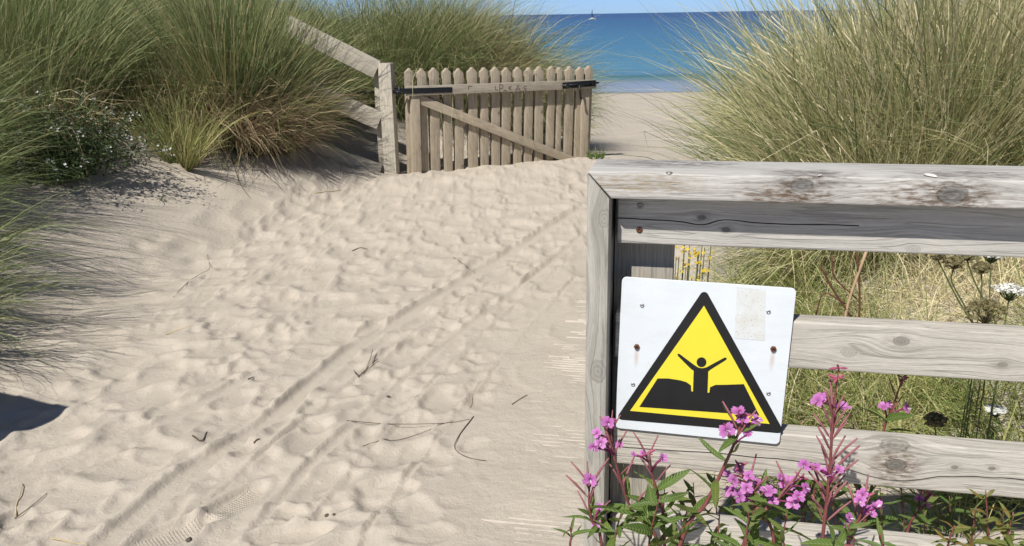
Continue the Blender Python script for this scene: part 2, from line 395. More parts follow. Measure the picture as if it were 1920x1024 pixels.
sand = obj('sand', me, a.m); tag(sand, 'pale dry sand path with soft footprints and wheel tracks', 'sand', kind='structure')

# ------------------------------------------------------------------ grooved boardwalk under the thin sand
FTH = radians(12.0)
walk = empty('boardwalk', (.12, 2.0, .0), -FTH)
tag(walk, 'pale grooved boardwalk ribs showing through thin sand beside the near fence', 'boardwalk')
wm = plain('pale_grooved_decking', (.57, .515, .44), .8, .2, var=.12, scale=30)
dk = plain('decking_groove', (.33, .29, .24), .9, .2)
bm = bmesh.new(); me = slab('walk_base', rect(1.45, 4.6), .02, 0)
o = obj('walkway_base', slab('walkway_base', rect(1.45, 4.6, -.75, -.6), .02, 0), dk, walk, (0, 0, -.0), (radians(90), 0, 0)); o.location.z = -.10
V = []; Q = []; rr_ = random.Random(21)
for k in range(120):
    y = -.5 + k * .0262; hh, wd = .0058, .0034
    x = -.34 + .2 * rr_.random()
    while x < .66:                                        # worn ribs, broken where sand has filled them
        L = rr_.uniform(.08, .5); b = len(V)
        if rr_.random() < .8:
            for (yy_, zz) in ((-wd, -.006), (-wd * .7, hh), (wd * .7, hh), (wd, -.006)): V += [(x, y + yy_, zz - (.0035 if x < -.05 else 0)), (x + L, y + yy_ + rr_.uniform(-.0006, .0006), zz - .0012)]
            for i in range(3): Q.append((b + 2 * i, b + 2 * i + 1, b + 2 * i + 3, b + 2 * i + 2))
        x += L + rr_.uniform(.005, .05)
tag(obj('ribs', mesh_np('ribs', V, Q, smooth=False), wm, walk), kind='stuff')

# ================================================================== sea
sy = np.concatenate([np.arange(44, 110, .35), 110 * 1.05 ** np.arange(0, 125)]); sx_ = np.concatenate([-np.geomspace(40000, 60, 24), np.linspace(-58, 58, 60), np.geomspace(60, 40000, 24)])
SX, SY = np.meshgrid(sx_, sy)
SZ = SEA_Z + .30 * np.exp(-((SY - 69.5 - 1.5 * (vnoise(SX, SY * 0, 14, 3) - .5)) / .8) ** 2) * sstep(-.2, .4, vnoise(SX, SY * 0, 22, 4)) + .05 * (vnoise(SX, SY, 2.2, 6) - .5) * (SY > 66) * (SY < 400)
n1, n2 = len(sx_), len(sy); jj = (np.arange(n2 - 1)[:, None] * n1 + np.arange(n1 - 1)[None, :]).ravel()
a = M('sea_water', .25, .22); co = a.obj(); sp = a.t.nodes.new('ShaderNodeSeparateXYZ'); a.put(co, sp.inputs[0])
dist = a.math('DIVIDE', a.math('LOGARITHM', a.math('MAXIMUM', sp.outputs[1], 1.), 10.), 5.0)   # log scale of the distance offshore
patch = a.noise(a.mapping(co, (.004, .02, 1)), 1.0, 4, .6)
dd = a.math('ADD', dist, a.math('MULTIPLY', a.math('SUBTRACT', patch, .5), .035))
c = a.ramp(dd, [(.350, (.30, .33, .37)), (.366, (.26, .31, .37)), (.370, (.07, .16, .18)), (.385, (.075, .215, .26)), (.43, (.038, .155, .215)), (.52, (.014, .082, .15)), (.585, (.010, .06, .13)), (.60, (.004, .030, .105)), (.8, (.003, .022, .09))])  # palest inshore stops: shallow water over sand, with sky reflection painted in
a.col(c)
wv = a.noise(a.mapping(co, (.35, 1.1, 1)), 1.2, 5, .6); a.bump(wv, .05, .5)
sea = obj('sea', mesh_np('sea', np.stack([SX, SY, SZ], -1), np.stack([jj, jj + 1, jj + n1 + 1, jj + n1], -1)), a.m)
tag(sea, 'turquoise to deep blue sea beyond the gate', 'sea', kind='structure')

# ================================================================== near fence with mitred cap
FO = EYE + ray(1101, 323) * (FPX / 1064)                  # outer top corner of the mitred frame
FU = Vector((cos(FTH), -sin(FTH), 0)); FM = Vector((sin(FTH), cos(FTH), 0))
def fl(px, py, y=0.):
    """pixel to fence-local (x, z) on the plane lying y behind the frame's front"""
    P = on_plane(px, py, FO + FM * y, FM); d = P - FO; return d.dot(FU), P.z
fence = empty('wooden_fence', (FO.x, FO.y, 0), -FTH)
tag(fence, 'weathered silver timber fence with mitred cap board, right of the sand path', 'fence')
ZT = FO.z; TC = .047; DC = .15; RY = .055; LEN = 2.6      # cap top, thickness, depth, recess of the rails
tx, _ = fl(1142, 400)
_, zb = fl(1150, 373)
TC = ZT - zb
k1 = fl(1503, 348, 0); k2 = fl(1785, 366, 0)
capm = wood('cap_board_wood', (.30, .28, .25), (.64, .62, .575),
    knots=[(k1[0], .004, k1[1] - (ZT - TC), .0125, .75), (k2[0], .002, k2[1] - (ZT - TC), .0155, .85)], seed=3.1, stain=.3,
    patches=[(.14, .11, TC, .16, .05, (.10, .095, .085), .85), (.10, 0, TC * .6, .13, .022, (.27, .19, .09), .6), (k1[0] + .02, .03, TC, .09, .05, (.08, .06, .045), .8), (k1[0] - .03, 0, TC * .2, .10, .03, (.12, .07, .035), .85), (k2[0] + .03, .05, TC, .12, .05, (.08, .06, .045), .8), (k2[0] - .02, 0, TC * .3, .13, .035, (.13, .08, .045), .8)])
o = obj('cap_board', slab('cap_board', [(0, TC), (LEN, TC), (LEN, 0), (TC * .92, 0)], DC, .004, 3), capm, fence, (0, 0, ZT - TC))
bw = tx
ek1 = fl(1133, 410); ek2 = fl(1121, 697)
endm = wood('end_board_wood', (.25, .235, .20), (.50, .475, .415), knots=[(ek1[1] - .0, 0, -(ek1[0]), .011, .15), (ek2[1], 0, -(ek2[0]), .015, .2)], seed=8.4, stain=.25)
# vertical board: local X runs upwards, local Z to the left
o = obj('end_board', slab('end_board', [(-.10, 0), (ZT - .0015, 0), (ZT - TC - .0015, -bw), (-.10, -bw)], DC, .003, 2), endm, fence, (0, .001, 0), (0, -pi / 2, 0))
def shear_none(): pass
rail_px = [((1158, 376), (1158, 456), 0), ((1490, 600), (1490, 690), 1), ((1169, 806), (1169, 871), 2), ((1490, 985), (1490, 1075), 3)]
x0r, _ = fl(1157, 440, RY)
zr = []
_, a1 = fl(1158, 456, RY); zr.append((a1, ZT - TC - .002))
_, a1 = fl(1485, 691, RY); _, a2 = fl(1485, 603, RY); zr.append((a1, a2))
_, a1 = fl(1480, 898, RY); _, a2 = fl(1480, 815, RY); zr.append((a1, a2))
_, a2 = fl(1480, 1000, RY); zr.append((a2 - .088, a2))
knl = [[fl(1316, 408, RY) + (.005, .8), fl(1361, 431, RY) + (.005, .8), fl(1712, 467, RY) + (.008, .1)], [fl(1592, 661, RY) + (.009, .15), fl(1690, 640, RY) + (.009, .55), fl(1880, 684, RY) + (.005, .5)],
       [fl(1680, 872, RY) + (.012, .75), fl(1678, 835, RY) + (.016, .5), fl(1790, 877, RY) + (.004, .7), fl(1860, 879, RY) + (.004, .7)], [fl(1700, 1010, RY) + (.01, .5)]]
crk = [(.5, .012, .0011, -1, .42), None, (.42, .016, .0012, -1, 3), None]
for i, (z0, z1) in enumerate(zr):
    hgt = z1 - z0
    kk = [(k[0] - x0r, 0., k[1] - z0, k[2], k[3]) for k in knl[i]]
    ck = None if crk[i] is None else (hgt * crk[i][0],) + crk[i][1:]
    pt = [(knl[2][0][0] - x0r, 0, hgt * .45, .05, .05, (.13, .085, .05), .8)] if i == 2 else []
    rm = wood('rail_wood_%d' % i, SILVER_LO if i else (.31, .295, .265), SILVER_HI if i else (.58, .555, .50), knots=kk, seed=1.7 + 4.3 * i, stain=.18, crack=ck, patches=pt)
    o = obj('rail', slab('rail', rect(LEN - x0r - .002 * i, hgt), .045, .004, 3), rm, fence, (x0r, RY + .0005 * i, z0))
# square posts the rails are screwed to
postm = wood('post_wood', (.22, .20, .165), (.46, .42, .35), seed=5.5, stain=.3)
pxa = bw + .002; pxb = fl(1263, 490, RY + .047)[0]
for xx in (pxa, pxa + 1.75):
    o = obj('post', slab('post', rect(ZT - TC + .25 - .004, pxb - pxa, -.25, -(pxb - pxa)), .10, .004), postm, fence, (xx, RY + .047, 0), (0, -pi / 2, 0))
steel = plain('weathered_screw_steel', (.30, .28, .25), .5, .5, .6)
rust = plain('rusty_bolt', (.13, .055, .028), .8, .3, .3, .35, 300)
scr = disc_head('screw', .0062, .003); scr.materials.append(steel); scr2 = disc_head('rusty_screw', .0062, .003); scr2.materials.append(rust)
for (px, py, me_) in [(1201, 386, scr), (1199, 431, scr2)]:
    q = fl(px, py, RY); obj('screw', me_, None, fence, (q[0], RY + .0003, q[1]))
q = on_plane(1255, 325, Vector((0, 0, ZT)), Vector((0, 0, 1))) - FO
obj('screw', scr, None, fence, (q.dot(FU), q.dot(FM), ZT - .0005), (-pi / 2, 0, 0))

# two sea shells on the cap
def shell(px, py, r, asp, rz, label):
    q = on_plane(px, py, Vector((0, 0, ZT + .002)), Vector((0, 0, 1)))
    V = []; Qd = []; T = []; nr, na = 6, 18
    for i in range(nr + 1):
        s = i / nr
        for k in range(na + 1):
            th = -1.35 + 2.7 * k / na; rad = s * (1 + .025 * cos(k * pi)); zz = .45 * (1 - s ** 2) ** .75 * (1 - .3 * (1 - s)) * 1.0
            V.append((asp * rad * sin(th), rad * cos(th) * 1.0 - .35, zz))
    for i in range(nr):
        for k in range(na): b = i * (na + 1) + k; Qd.append((b, b + 1, b + na + 2, b + na + 1))
    V = np.array(V) * r
    me = mesh_np('shell', V, Qd); o = obj('sea_shell', me, shellm, None, q, (0, 0, rz))
    sm = o.modifiers.new('t', 'SOLIDIFY'); sm.thickness = .0008
    tag(o, label, 'shell', 'shells on the fence cap')
shellm = plain('shell_white', (.70, .66, .60), .45, .5, var=.12, scale=200)
shell(1539, 329, .0062, 1.0, .5, 'small round white sea shell on the fence cap beside the first dark knot')
shell(1744, 329, .0085, 1.75, 1.9, 'larger elongated cream sea shell on the fence cap, the right one of two')

# ================================================================== warning sign
SY_ = RY - .006
sgn = [fl(*p, SY_) for p in [(1163, 519), (1490, 541), (1466, 834), (1155, 803)]]     # corners in fence-local x,z
c0 = np.mean(np.array(sgn), 0); exu = np.array(sgn[1]) - np.array(sgn[0]); SW = np.linalg.norm(exu)
hv = ((np.array(sgn[0]) - np.array(sgn[3])) + (np.array(sgn[1]) - np.array(sgn[2]))) / 2; SH = np.linalg.norm(hv)
ang = math.atan2(exu[1], exu[0])
sign = empty('warning_sign'); sign.parent = None
sign.matrix_world = fence.matrix_basis.copy() @ Matrix.Translation((c0[0], SY_, c0[1])) @ Matrix.Rotation(-ang, 4, 'Y')
sign.matrix_world = Matrix.Translation((FO.x, FO.y, 0)) @ Matrix.Rotation(-FTH, 4, 'Z') @ Matrix.Translation((c0[0], SY_, c0[1])) @ Matrix.Rotation(-ang, 4, 'Y')
tag(sign, 'white square sign with yellow and black sinking person triangle, on the near fence', 'sign')
def sl(px, py):
    x, z = fl(px, py, SY_); x -= c0[0]; z -= c0[1]; return x * cos(ang) + z * sin(ang), -x * sin(ang) + z * cos(ang)
def round_poly(pts, r, n=6):
    out = []; m = len(pts)
    for i in range(m):
        p, a_, b_ = Vector(pts[i]), Vector(pts[i - 1]), Vector(pts[(i + 1) % m])
        d1 = (a_ - p).normalized(); d2 = (b_ - p).normalized(); half = d1.angle(d2) / 2; t = r / math.tan(half)
        cen = p + (d1 + d2).normalized() * (r / sin(half)); s = p + d1 * t - cen; e = p + d2 * t - cen
        a0 = math.atan2(s.y, s.x); a1 = math.atan2(e.y, e.x); da = (a1 - a0 + pi) % (2 * pi) - pi
        for k in range(n + 1): th = a0 + da * k / n; out.append((cen.x + r * cos(th), cen.y + r * sin(th)))
    return out
a = M('sign_white', .35, .5); co = a.obj()
dirt = a.noise(co, 9, 5, .65); c = a.ramp(dirt, [(.35, (.66, .70, .72)), (.7, (.71, .75, .77))])
for (px, py) in [(1194, 650), (1450, 654)]:                # rust runs below the two bolts
    x, z = sl(px, py); d = a.vmath('MULTIPLY', a.vmath('SUBTRACT', co, (x, 0, z - .02)), (120, 0, 26))
    d = a.math('ADD', a.vmath('LENGTH', d), a.math('MULTIPLY', dirt, .5)); c = a.mix(a.ramp(d, [(.3, .42), (1.2, 0.)]), c, (.42, .20, .06))
gr_ = a.noise(a.mapping(co, (3, 1, 14)), 3, 5, .7); c = a.mix(a.ramp(gr_, [(.5, 0.), (.8, .35)]), c, (.52, .54, .52))
scx = a.noise(a.mapping(co, (8, 1, 120), (0, 0, 0), (0, .6, 0)), 2, 2, .5); c = a.mix(a.ramp(scx, [(.70, 0.), (.73, .5)]), c, (.56, .58, .58))
sp1 = a.noise(co, 210, 2, .5); c = a.mix(a.ramp(sp1, [(.74, 0.), (.77, .6)]), c, (.2, .18, .15))
a.col(c); whitem = a.m
panel = obj('panel', slab('panel', round_poly([(-SW / 2, -SH / 2), (SW / 2, -SH / 2), (SW / 2, SH / 2), (-SW / 2, SH / 2)], .009), .004, .0006, 1), whitem, sign)
blackm = plain('sign_black', (.012, .012, .013), .38, .5, var=.2, scale=25); yellowm = plain('sign_yellow', (.78, .66, .045), .4, .45, var=.04, scale=12)
def flat(name, pts, lift, mat, parent=None, th=.0003):
    return obj(name, slab(name, pts, th, 0), mat, parent or sign, (0, -lift, 0))
tri = [(1321, 540), (1472, 813), (1154, 786)]
tri_l = [sl(*p) for p in tri]
flat('black_triangle', round_poly(tri_l, .0075), .0006, blackm)
inn = [sl(*p) for p in [(1320.0, 573), (1443, 794.5), (1181.5, 770)]]
flat('yellow_triangle', inn, .0010, yellowm)
z3 = lambda u, v: (1140 + u / 2.926, 500 + v / 2.926)
soil = [(172, 768), (272, 612), (330, 612), (395, 622), (430, 632), (455, 650), (457, 682), (466, 684), (470, 570), (455, 560), (385, 490), (380, 478), (392, 477), (470, 536), (495, 552), (516, 556), (540, 551), (640, 497), (652, 500), (648, 510), (560, 565), (550, 574), (546, 690), (556, 690), (560, 660), (590, 647), (640, 647), (745, 643), (830, 815)]
soil_l = [sl(*z3(*p)) for p in soil]
def ngon(name, pts, lift, mat):
    from mathutils.geometry import tessellate_polygon
    tr_ = tessellate_polygon([[Vector((x, z, 0)) for x, z in pts]])
    me = bpy.data.meshes.new(name); me.from_pydata([(x, 0, z) for x, z in pts], [], [tuple(t) for t in tr_]); me.update(); return obj(name, me, mat, sign, (0, -lift, 0))
ngon('sinking_person_pictogram', soil_l, .0014, blackm)
hc = [sl(*z3(513 + 27 * cos(t), 523 + 27 * sin(t))) for t in np.linspace(0, 2 * pi, 25)[:-1]]
ngon('pictogram_head', hc, .0014, blackm)
# narrow yellow gaps either side of the body already cut by the outline; worn sticker residue
a = M('sticker_residue', .8, .2); co = a.obj(); nn = a.noise(co, 330, 3, .6); mk = a.noise(co, 30, 4, .6)
c = a.ramp(mk, [(.35, (.66, .685, .68)), (.65, (.60, .60, .55))]); c = a.mix(a.ramp(nn, [(.60, 0.), (.66, .75)]), c, (.26, .20, .14)); a.col(c)
resid = [sl(*z3(u, v)) for u, v in [(708, 112), (864, 128), (858, 406), (694, 392)]]
ngon('sticker_residue', resid, .0005, a.m)
rv = disc_head('rivet', .0042, .0012); rv.materials.append(plain('rivet_aluminium', (.42, .42, .42), .4, .5, .8))
for p in [(1204, 573), (1441, 585), (1187, 721), (1441, 738)]:
    q = sl(*p); obj('rivet', rv, None, sign, (q[0], -.0004, q[1]))
bt = disc_head('bolt', .0058, .0045, 6); bt.materials.append(rust)
for p in [(1194, 650), (1450, 654)]:
    q = sl(*p); obj('rusty_bolt', bt, None, sign, (q[0], -.0004, q[1]))

# ================================================================== gate and its fence
GA = at_y(757, 333, 8.0); GB = at_y(1112, 306, 8.95); GA.z = GB.z = 0
GU = (GB - GA).normalized(); GM = Vector((-GU.y, GU.x, 0)); GLEN = (GB - GA).length
def gl(px, py, y=0.): P = on_plane(px, py, GA + GM * y, GM); return (P - GA).dot(GU), P.z
gate = empty('picket_gate', GA, math.atan2(GU.y, GU.x))
tag(gate, 'wooden picket gate with diagonal brace and black hinge, sand at its foot', 'gate')
gm = [wood('gate_wood_%d' % i, (.26, .212, .155), (.51, .435, .325), knots=[(.35 + .17 * i, 0, -.03 - .012 * (i % 3), .008, .8), (.75 - .13 * i, 0, -.05, .006, .8)], seed=2.2 + 3.1 * i, stain=.35) for i in range(4)]
gtop = wood('gate_rail_wood', (.25, .215, .17), (.47, .415, .33), seed=11.3, stain=.3)
def member(name, p, q, wd, y0, T, mat, ext0=0, ext1=0, parent=None):
    """board between two gate-local points, centred on the line"""
    d = Vector((q[0] - p[0], q[1] - p[1])); L = d.length + ext0 + ext1; an = math.atan2(d.y, d.x); d.normalize()
    return obj(name, slab(name, rect(L, wd, 0, -wd / 2), T, .003), mat, parent or gate, (p[0] - d.x * ext0, y0, p[1] - d.y * ext0), (0, -an, 0))
TOPX = [768, 791, 814, 838, 861, 886, 908.5, 929.5, 950.5, 972, 993, 1012, 1035.5, 1050.5, 1069.5, 1089, 1106]
PT = .050; PY = .020                       # picket thickness; they sit behind the rails
for i, px in enumerate(TOPX):
    ty = 128 - 4 * i / 16 + [0, .8, -.6, .4, 1.2, -.4, .2, -.9, .6, 0, 1., -.5, -1., 1.4, -.2, .9, -.8][i]
    bx, bz = gl(px + (6 - 13 * i / 16) + [0, 1.2, -.8, .4, -1.2, .8, 0, 1., -1., .6, -.6, 1.4, -1.2, 0, .8, -.4, 0][i], 330 - 18 * i / 16, PY); t_x, t_z = gl(px, ty, PY)
    if i in (0, 16): wdt = .078
    else: wdt = .081 + .006 * ((i * 7) % 3)
    if i == 13: wdt = .055
    Lg = t_z - bz + .28
    tipz = Lg; h2 = wdt / 2; c_ = .018
    out = [(0, -h2), (Lg - h2 * .95, -h2), (Lg - .012, -c_ * .6), (Lg, -c_ * .3), (Lg, c_ * .3), (Lg - .012, c_ * .6), (Lg - h2 * .95, h2), (0, h2)]
    lean = math.atan2(t_x - bx, t_z - bz)
    obj('picket', slab('picket', out, PT, .0025), gm[i % 4], gate, (bx - .28 * math.tan(lean), PY, bz - .28), (0, -pi / 2 + lean, 0))
# stiles at either end
for (pa, pb, wdt, th) in [((776, 170), (780, 330), .085, .07), ((1098, 160), (1094, 304), .085, .045)]:
    p = gl(*pa); q = gl(*pb); q = (q[0], q[1] - .25); member('stile', q, (p[0], p[1]), wdt, -.034 if th > .05 else -.012, th - .012, gm[1])
ra = gl(763, 171, -.045); rb = gl(1118, 157.5, -.045)
topr = member('top_rail', ra, rb, .086, -.05, .04, gtop)
member('brace', gl(786, 186, -.02), gl(1100, 312, -.02), .085, -.022, .032, gm[2], 0, .12)
member('bottom_rail', (gl(763, 345)[0], gl(763, 360)[1]), (gl(1110, 330)[0], gl(1110, 340)[1]), .086, -.022, .04, gtop)
ironm = plain('black_iron', (.018, .020, .026), .45, .5, .4, .3, 80)
ha = gl(760, 171, -.055); hb_ = gl(848, 168.5, -.055)
st = member('hinge_strap', ha, hb_, .05, -.056, .006, ironm, .05, 0)
for f in (.22, .55, .88):
    x = ha[0] + (hb_[0] - ha[0]) * f; z = ha[1] + (hb_[1] - ha[1]) * f; hd = disc_head('hinge_bolt', .007, .005, 8); under(obj('hinge_bolt', hd, ironm, gate, (x, -.056, z)), st)
under(obj('hinge_pin', tube('hinge_pin', [(0, 0, -.05), (0, 0, .05)], .011, 8), ironm, gate, (ha[0] - .055, -.05, ha[1])), st)
la, lb = gl(1055, 161, -.055), gl(1117, 156, -.055)
latch = member('latch_plate', la, lb, .062, -.054, .004, ironm)
obj('latch_bolt', tube('latch_bolt', [(la[0] - .01, -.064, la[1] + .004), (lb[0] + .03, -.064, lb[1] + .004)], .0095, 8), ironm, gate); under(C.objects['latch_bolt'], latch)
for f in (.12, .45, .88):
    x = la[0] + (lb[0] - la[0]) * f; z = la[1] + (lb[1] - la[1]) * f
    under(obj('latch_bracket', slab('latch_bracket', rect(.02, .05, -.01, -.022), .024, .002), ironm, gate, (x, -.0765, z)), latch)
q0 = gl(1085, 160, -.06); q1 = gl(1088, 186, -.06)
obj('latch_handle', tube('latch_handle', [(q0[0], -.075, q0[1]), (q0[0] + .002, -.08, (q0[1] + q1[1]) / 2), (q1[0], -.078, q1[1])], [.009, .0075, .011], 8), ironm, gate); under(C.objects['latch_handle'], latch)
# scratched writing on the top rail
ink = plain('scratched_ink', (.085, .045, .045), .8, .2)
def zt(u, v): return gl(860 + u / 7.111, 120 + v / 7.111, -.0505)
strokes = [[(488, 290), (490, 345), (520, 350)], [(548, 268), (548, 385)], [(545, 275), (590, 285), (588, 320), (550, 335)], [(598, 355), (640, 355)], [(672, 295), (672, 350)], [(705, 295), (675, 322), (708, 350)], [(765, 365), (790, 285), (822, 362)], [(775, 335), (812, 333)], [(903, 298), (870, 305), (872, 325), (900, 335), (895, 358), (868, 360)], [(135, 345), (132, 298), (178, 296)]]
V = []; Q = []
for s_ in strokes:
    pts = [Vector(zt(*p)) for p in s_]
    for p, q in zip(pts[:-1], pts[1:]):
        d = (q - p).normalized(); nrm = Vector((-d.y, d.x)) * .0032; p = p - d * .002; q = q + d * .002; b = len(V)
        for r in (p + nrm, p - nrm, q - nrm, q + nrm): V.append((r.x, 0, r.y))
        Q.append((b, b + 1, b + 2, b + 3))
tag(obj('scratched_letters', mesh_np('letters', V, Q, smooth=False), ink, gate, (0, -.0506, 0)), 'dark scratched letters on the top rail', kind='stuff'); under(C.objects['scratched_letters'], topr)

# fence that runs from the gate post up the dune
DY = 8.0
def dl(px, py, Y=DY): p = at_y(px, py, Y); return p.x, p.z
dfence = empty('dune_fence', (0, DY, 0)); tag(dfence, 'timber post and two sloping rails climbing the grassy dune, left of the gate', 'fence')
pw = [wood('dune_fence_wood_%d' % i, (.30, .265, .21), (.60, .55, .455), knots=[(.9, 0, -.06, .016, .1), (.45, 0, -.05, .01, .5)], seed=6.6 + 2.7 * i, stain=.2) for i in range(3)]
xa, ztp = dl(708, 119); xb, _ = dl(733, 119)
obj('post', slab('post', rect(ztp + .3, xb - xa, -.3, -(xb - xa)), .10, .004), pw[0], dfence, (xa, 0, 0), (0, -pi / 2, radians(-12)))
xa2, zt2 = dl(698, 118, 8.08); obj('backing_post', slab('backing_post', rect(zt2 + .3, .07, -.3, -.07), .08, .004), pw[1], dfence, (xa2, .106, 0), (0, -pi / 2, 0))
for k, (p, q, wd) in enumerate([((600, 78), (706, 131), .165), ((600, 179), (711, 228), .165)]):
    p = dl(*p); q = dl(*q); member('rail', p, q, wd, .02 + .012 * k, .045, pw[1 + k], [.34, .25][k], .0, dfence)
p = dl(600, 285); q = dl(711, 325)
member('rail', p, q, .15, .05, .04, pw[2], .1, 0, dfence)
obj('hinge_hook', tube('hinge_hook', [(xb - .02, .02, dl(740, 173)[1]), (xb + .05, -.0, dl(740, 173)[1]), (xb + .11, -.01, dl(740, 172)[1])], .012, 8), ironm, dfence)
obj('hook_plate', slab('hook_plate', rect(.06, .05, 0, -.02), .05, .002), ironm, dfence, (xb - .004, .035, dl(740, 172)[1]))
obj('wire', tube('wire', [(*[dl(640, 176)[0]], .08, dl(640, 174)[1]), (dl(700, 176)[0], .08, dl(700, 176)[1])], .006, 5), ironm, dfence)

# fence on the other side of the path: it stands left of the frame and throws the shadow at the lower left
tip = ground_px(136, 765); hh = 1.27; back = hh / math.tan(SUN_EL)
lx, ly = tip.x - sin(SUN_AZ) * back, tip.y - cos(SUN_AZ) * back
e2 = ground_px(0, 733); dv = Vector((e2.x - tip.x, e2.y - tip.y)).normalized()
lf = empty('wooden_fence', (lx, ly, 0), math.atan2(dv.y, dv.x))
tag(lf, 'twin timber fence outside the left edge of the photo, seen only by its pointed shadow', 'fence')
obj('cap_board', slab('cap_board', [(0, .047), (2.0, .047), (2.0, 0), (.047, 0)], .15, .004), capm, lf, (0, 0, hh - .047))
obj('end_board', slab('end_board', [(-.1, 0), (hh, 0), (hh - .047, -.047), (-.1, -.047)], .15, .003), endm, lf, (0, .0, 0), (0, -pi / 2, 0))
for z0 in (1.12, .89, .66, .43): obj('rail', slab('rail', rect(1.9, .092), .045, .004), rm, lf, (.06, .05, z0))
obj('post', slab('post', rect(1.45, .1, -.25, -.1), .10, .004), postm, lf, (.06, .1, 0), (0, -pi / 2, 0))

# ================================================================== vegetation: grass blades
def blade_mesh(name, roots, dirs, length, droop, width, rnd, wind=(0, 0, 0), S=5, curl=.25):
    N = len(roots); P = roots.astype(float).copy(); D = dirs / np.linalg.norm(dirs, axis=1, keepdims=True)
    rv = rng.normal(size=(N, 3)); side = np.cross(D, rv); side /= np.linalg.norm(side, axis=1, keepdims=True) + 1e-9
    jit = rng.normal(size=(N, 3)) * curl; jit[:, 2] *= .4
    kink = np.where(rng.uniform(0, 1, N) < .07, rng.integers(1, S, N), -1); kv = rng.normal(size=(N, 3)) * .9; kv[:, 2] = -rng.uniform(.2, 1.6, N)   # snapped blades
    width = width * np.where(rng.uniform(0, 1, N) < .12, 1.8, 1.)
    V = np.zeros((N, 2 * S + 1, 3)); st = (length / S)[:, None]; wnd = np.asarray(wind)[None, :]
    for i in range(S + 1):
        t = i / S
        if i < S:
            wv = (width * (1 - .75 * t ** 1.6) * .5)[:, None]; V[:, 2 * i] = P - side * wv; V[:, 2 * i + 1] = P + side * wv
            D = D + (np.array([0, 0, -1.])[None, :] * droop[:, None] + wnd + jit * .5) * (.25 + .9 * t) / S * 2.0
            D += kv * (kink == i)[:, None]
            D /= np.linalg.norm(D, axis=1, keepdims=True); P = P + D * st
        else: V[:, 2 * S] = P
    o = (np.arange(N) * (2 * S + 1))[:, None]
    q = np.concatenate([o + np.array([[2 * i, 2 * i + 1, 2 * i + 3, 2 * i + 2]]) for i in range(S - 1)], 0)
    t3 = o + np.array([[2 * S - 2, 2 * S - 1, 2 * S]])
    T = np.tile(np.concatenate([np.repeat(np.arange(S) / S, 2), [1.]]), N); R = np.repeat(rnd, 2 * S + 1)
    return mesh_np(name, V, q, t3, {'rnd': R, 'tt': T})
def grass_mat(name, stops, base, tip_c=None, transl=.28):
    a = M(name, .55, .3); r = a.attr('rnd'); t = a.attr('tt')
    c = a.ramp(r, stops); c = a.mix(a.ramp(t, [(0, .75), (.35, 0.)]), c, base)  # root tint, kept dark to paint deeper shade between the blades
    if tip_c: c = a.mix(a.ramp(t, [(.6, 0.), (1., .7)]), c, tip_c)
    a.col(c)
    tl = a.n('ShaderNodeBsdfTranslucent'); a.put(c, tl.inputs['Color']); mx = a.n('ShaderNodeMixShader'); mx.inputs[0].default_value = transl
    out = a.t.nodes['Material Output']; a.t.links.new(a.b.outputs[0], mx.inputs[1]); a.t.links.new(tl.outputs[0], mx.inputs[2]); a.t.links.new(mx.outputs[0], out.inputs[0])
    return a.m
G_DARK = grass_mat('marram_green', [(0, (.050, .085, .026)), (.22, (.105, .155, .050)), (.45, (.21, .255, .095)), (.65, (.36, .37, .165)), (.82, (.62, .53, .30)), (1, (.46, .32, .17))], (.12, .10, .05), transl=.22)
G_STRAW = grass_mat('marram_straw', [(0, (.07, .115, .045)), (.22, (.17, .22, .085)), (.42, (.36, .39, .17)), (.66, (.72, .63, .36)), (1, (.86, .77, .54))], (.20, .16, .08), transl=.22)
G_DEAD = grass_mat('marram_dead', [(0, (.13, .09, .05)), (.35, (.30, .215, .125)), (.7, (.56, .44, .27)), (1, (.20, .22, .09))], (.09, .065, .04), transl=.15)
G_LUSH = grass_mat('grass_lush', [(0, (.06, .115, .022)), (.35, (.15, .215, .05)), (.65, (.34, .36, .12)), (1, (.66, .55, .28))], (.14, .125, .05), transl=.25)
def rootgrid(x, y): return np.stack([x, y, terr(x, y) - .03], -1)
def clump(x, y, n, rad, L, lean=.55, wind=(0, 0, 0), droop=.9, width=.0045, mix=(0, 1), asp=1., up=1., Ls=.22, S=5, curl=.25):
    ns = max(1, n // 14) if n > 40 else n; sid = rng.integers(0, ns, n)
    th = rng.uniform(0, 2 * pi, ns); r = rad * np.sqrt(rng.uniform(0, 1, ns))
    sD = np.stack([np.cos(th), np.sin(th), np.zeros(ns)], -1) * (r / rad)[:, None] * lean + rng.normal(size=(ns, 3)) * .26
    sR = rng.uniform(0, 1, ns); sL = np.clip(rng.normal(1, .16, ns), .5, 1.4)
    px = (r * np.cos(th) * asp)[sid] + rng.normal(0, .012 * min(1, rad * 4), n); py = (r * np.sin(th))[sid] + rng.normal(0, .012 * min(1, rad * 4), n)
    roots = rootgrid(x + px, y + py)
    D = sD[sid] + rng.normal(size=(n, 3)) * .13; D[:, 2] = up
    D += np.asarray(wind)[None, :] * .5
    ln = L * sL[sid] * np.clip(rng.normal(1, Ls, n), .3, 1.28)
    rn = mix[0] + (mix[1] - mix[0]) * np.clip(.5 * sR[sid] + .5 * rng.uniform(0, 1, n) + rng.normal(0, .08, n), 0, 1)
    return (roots, D, ln, droop * rng.uniform(.3, 1.6, n), width * rng.uniform(.6, 1.35, n), rn, wind, S, curl)
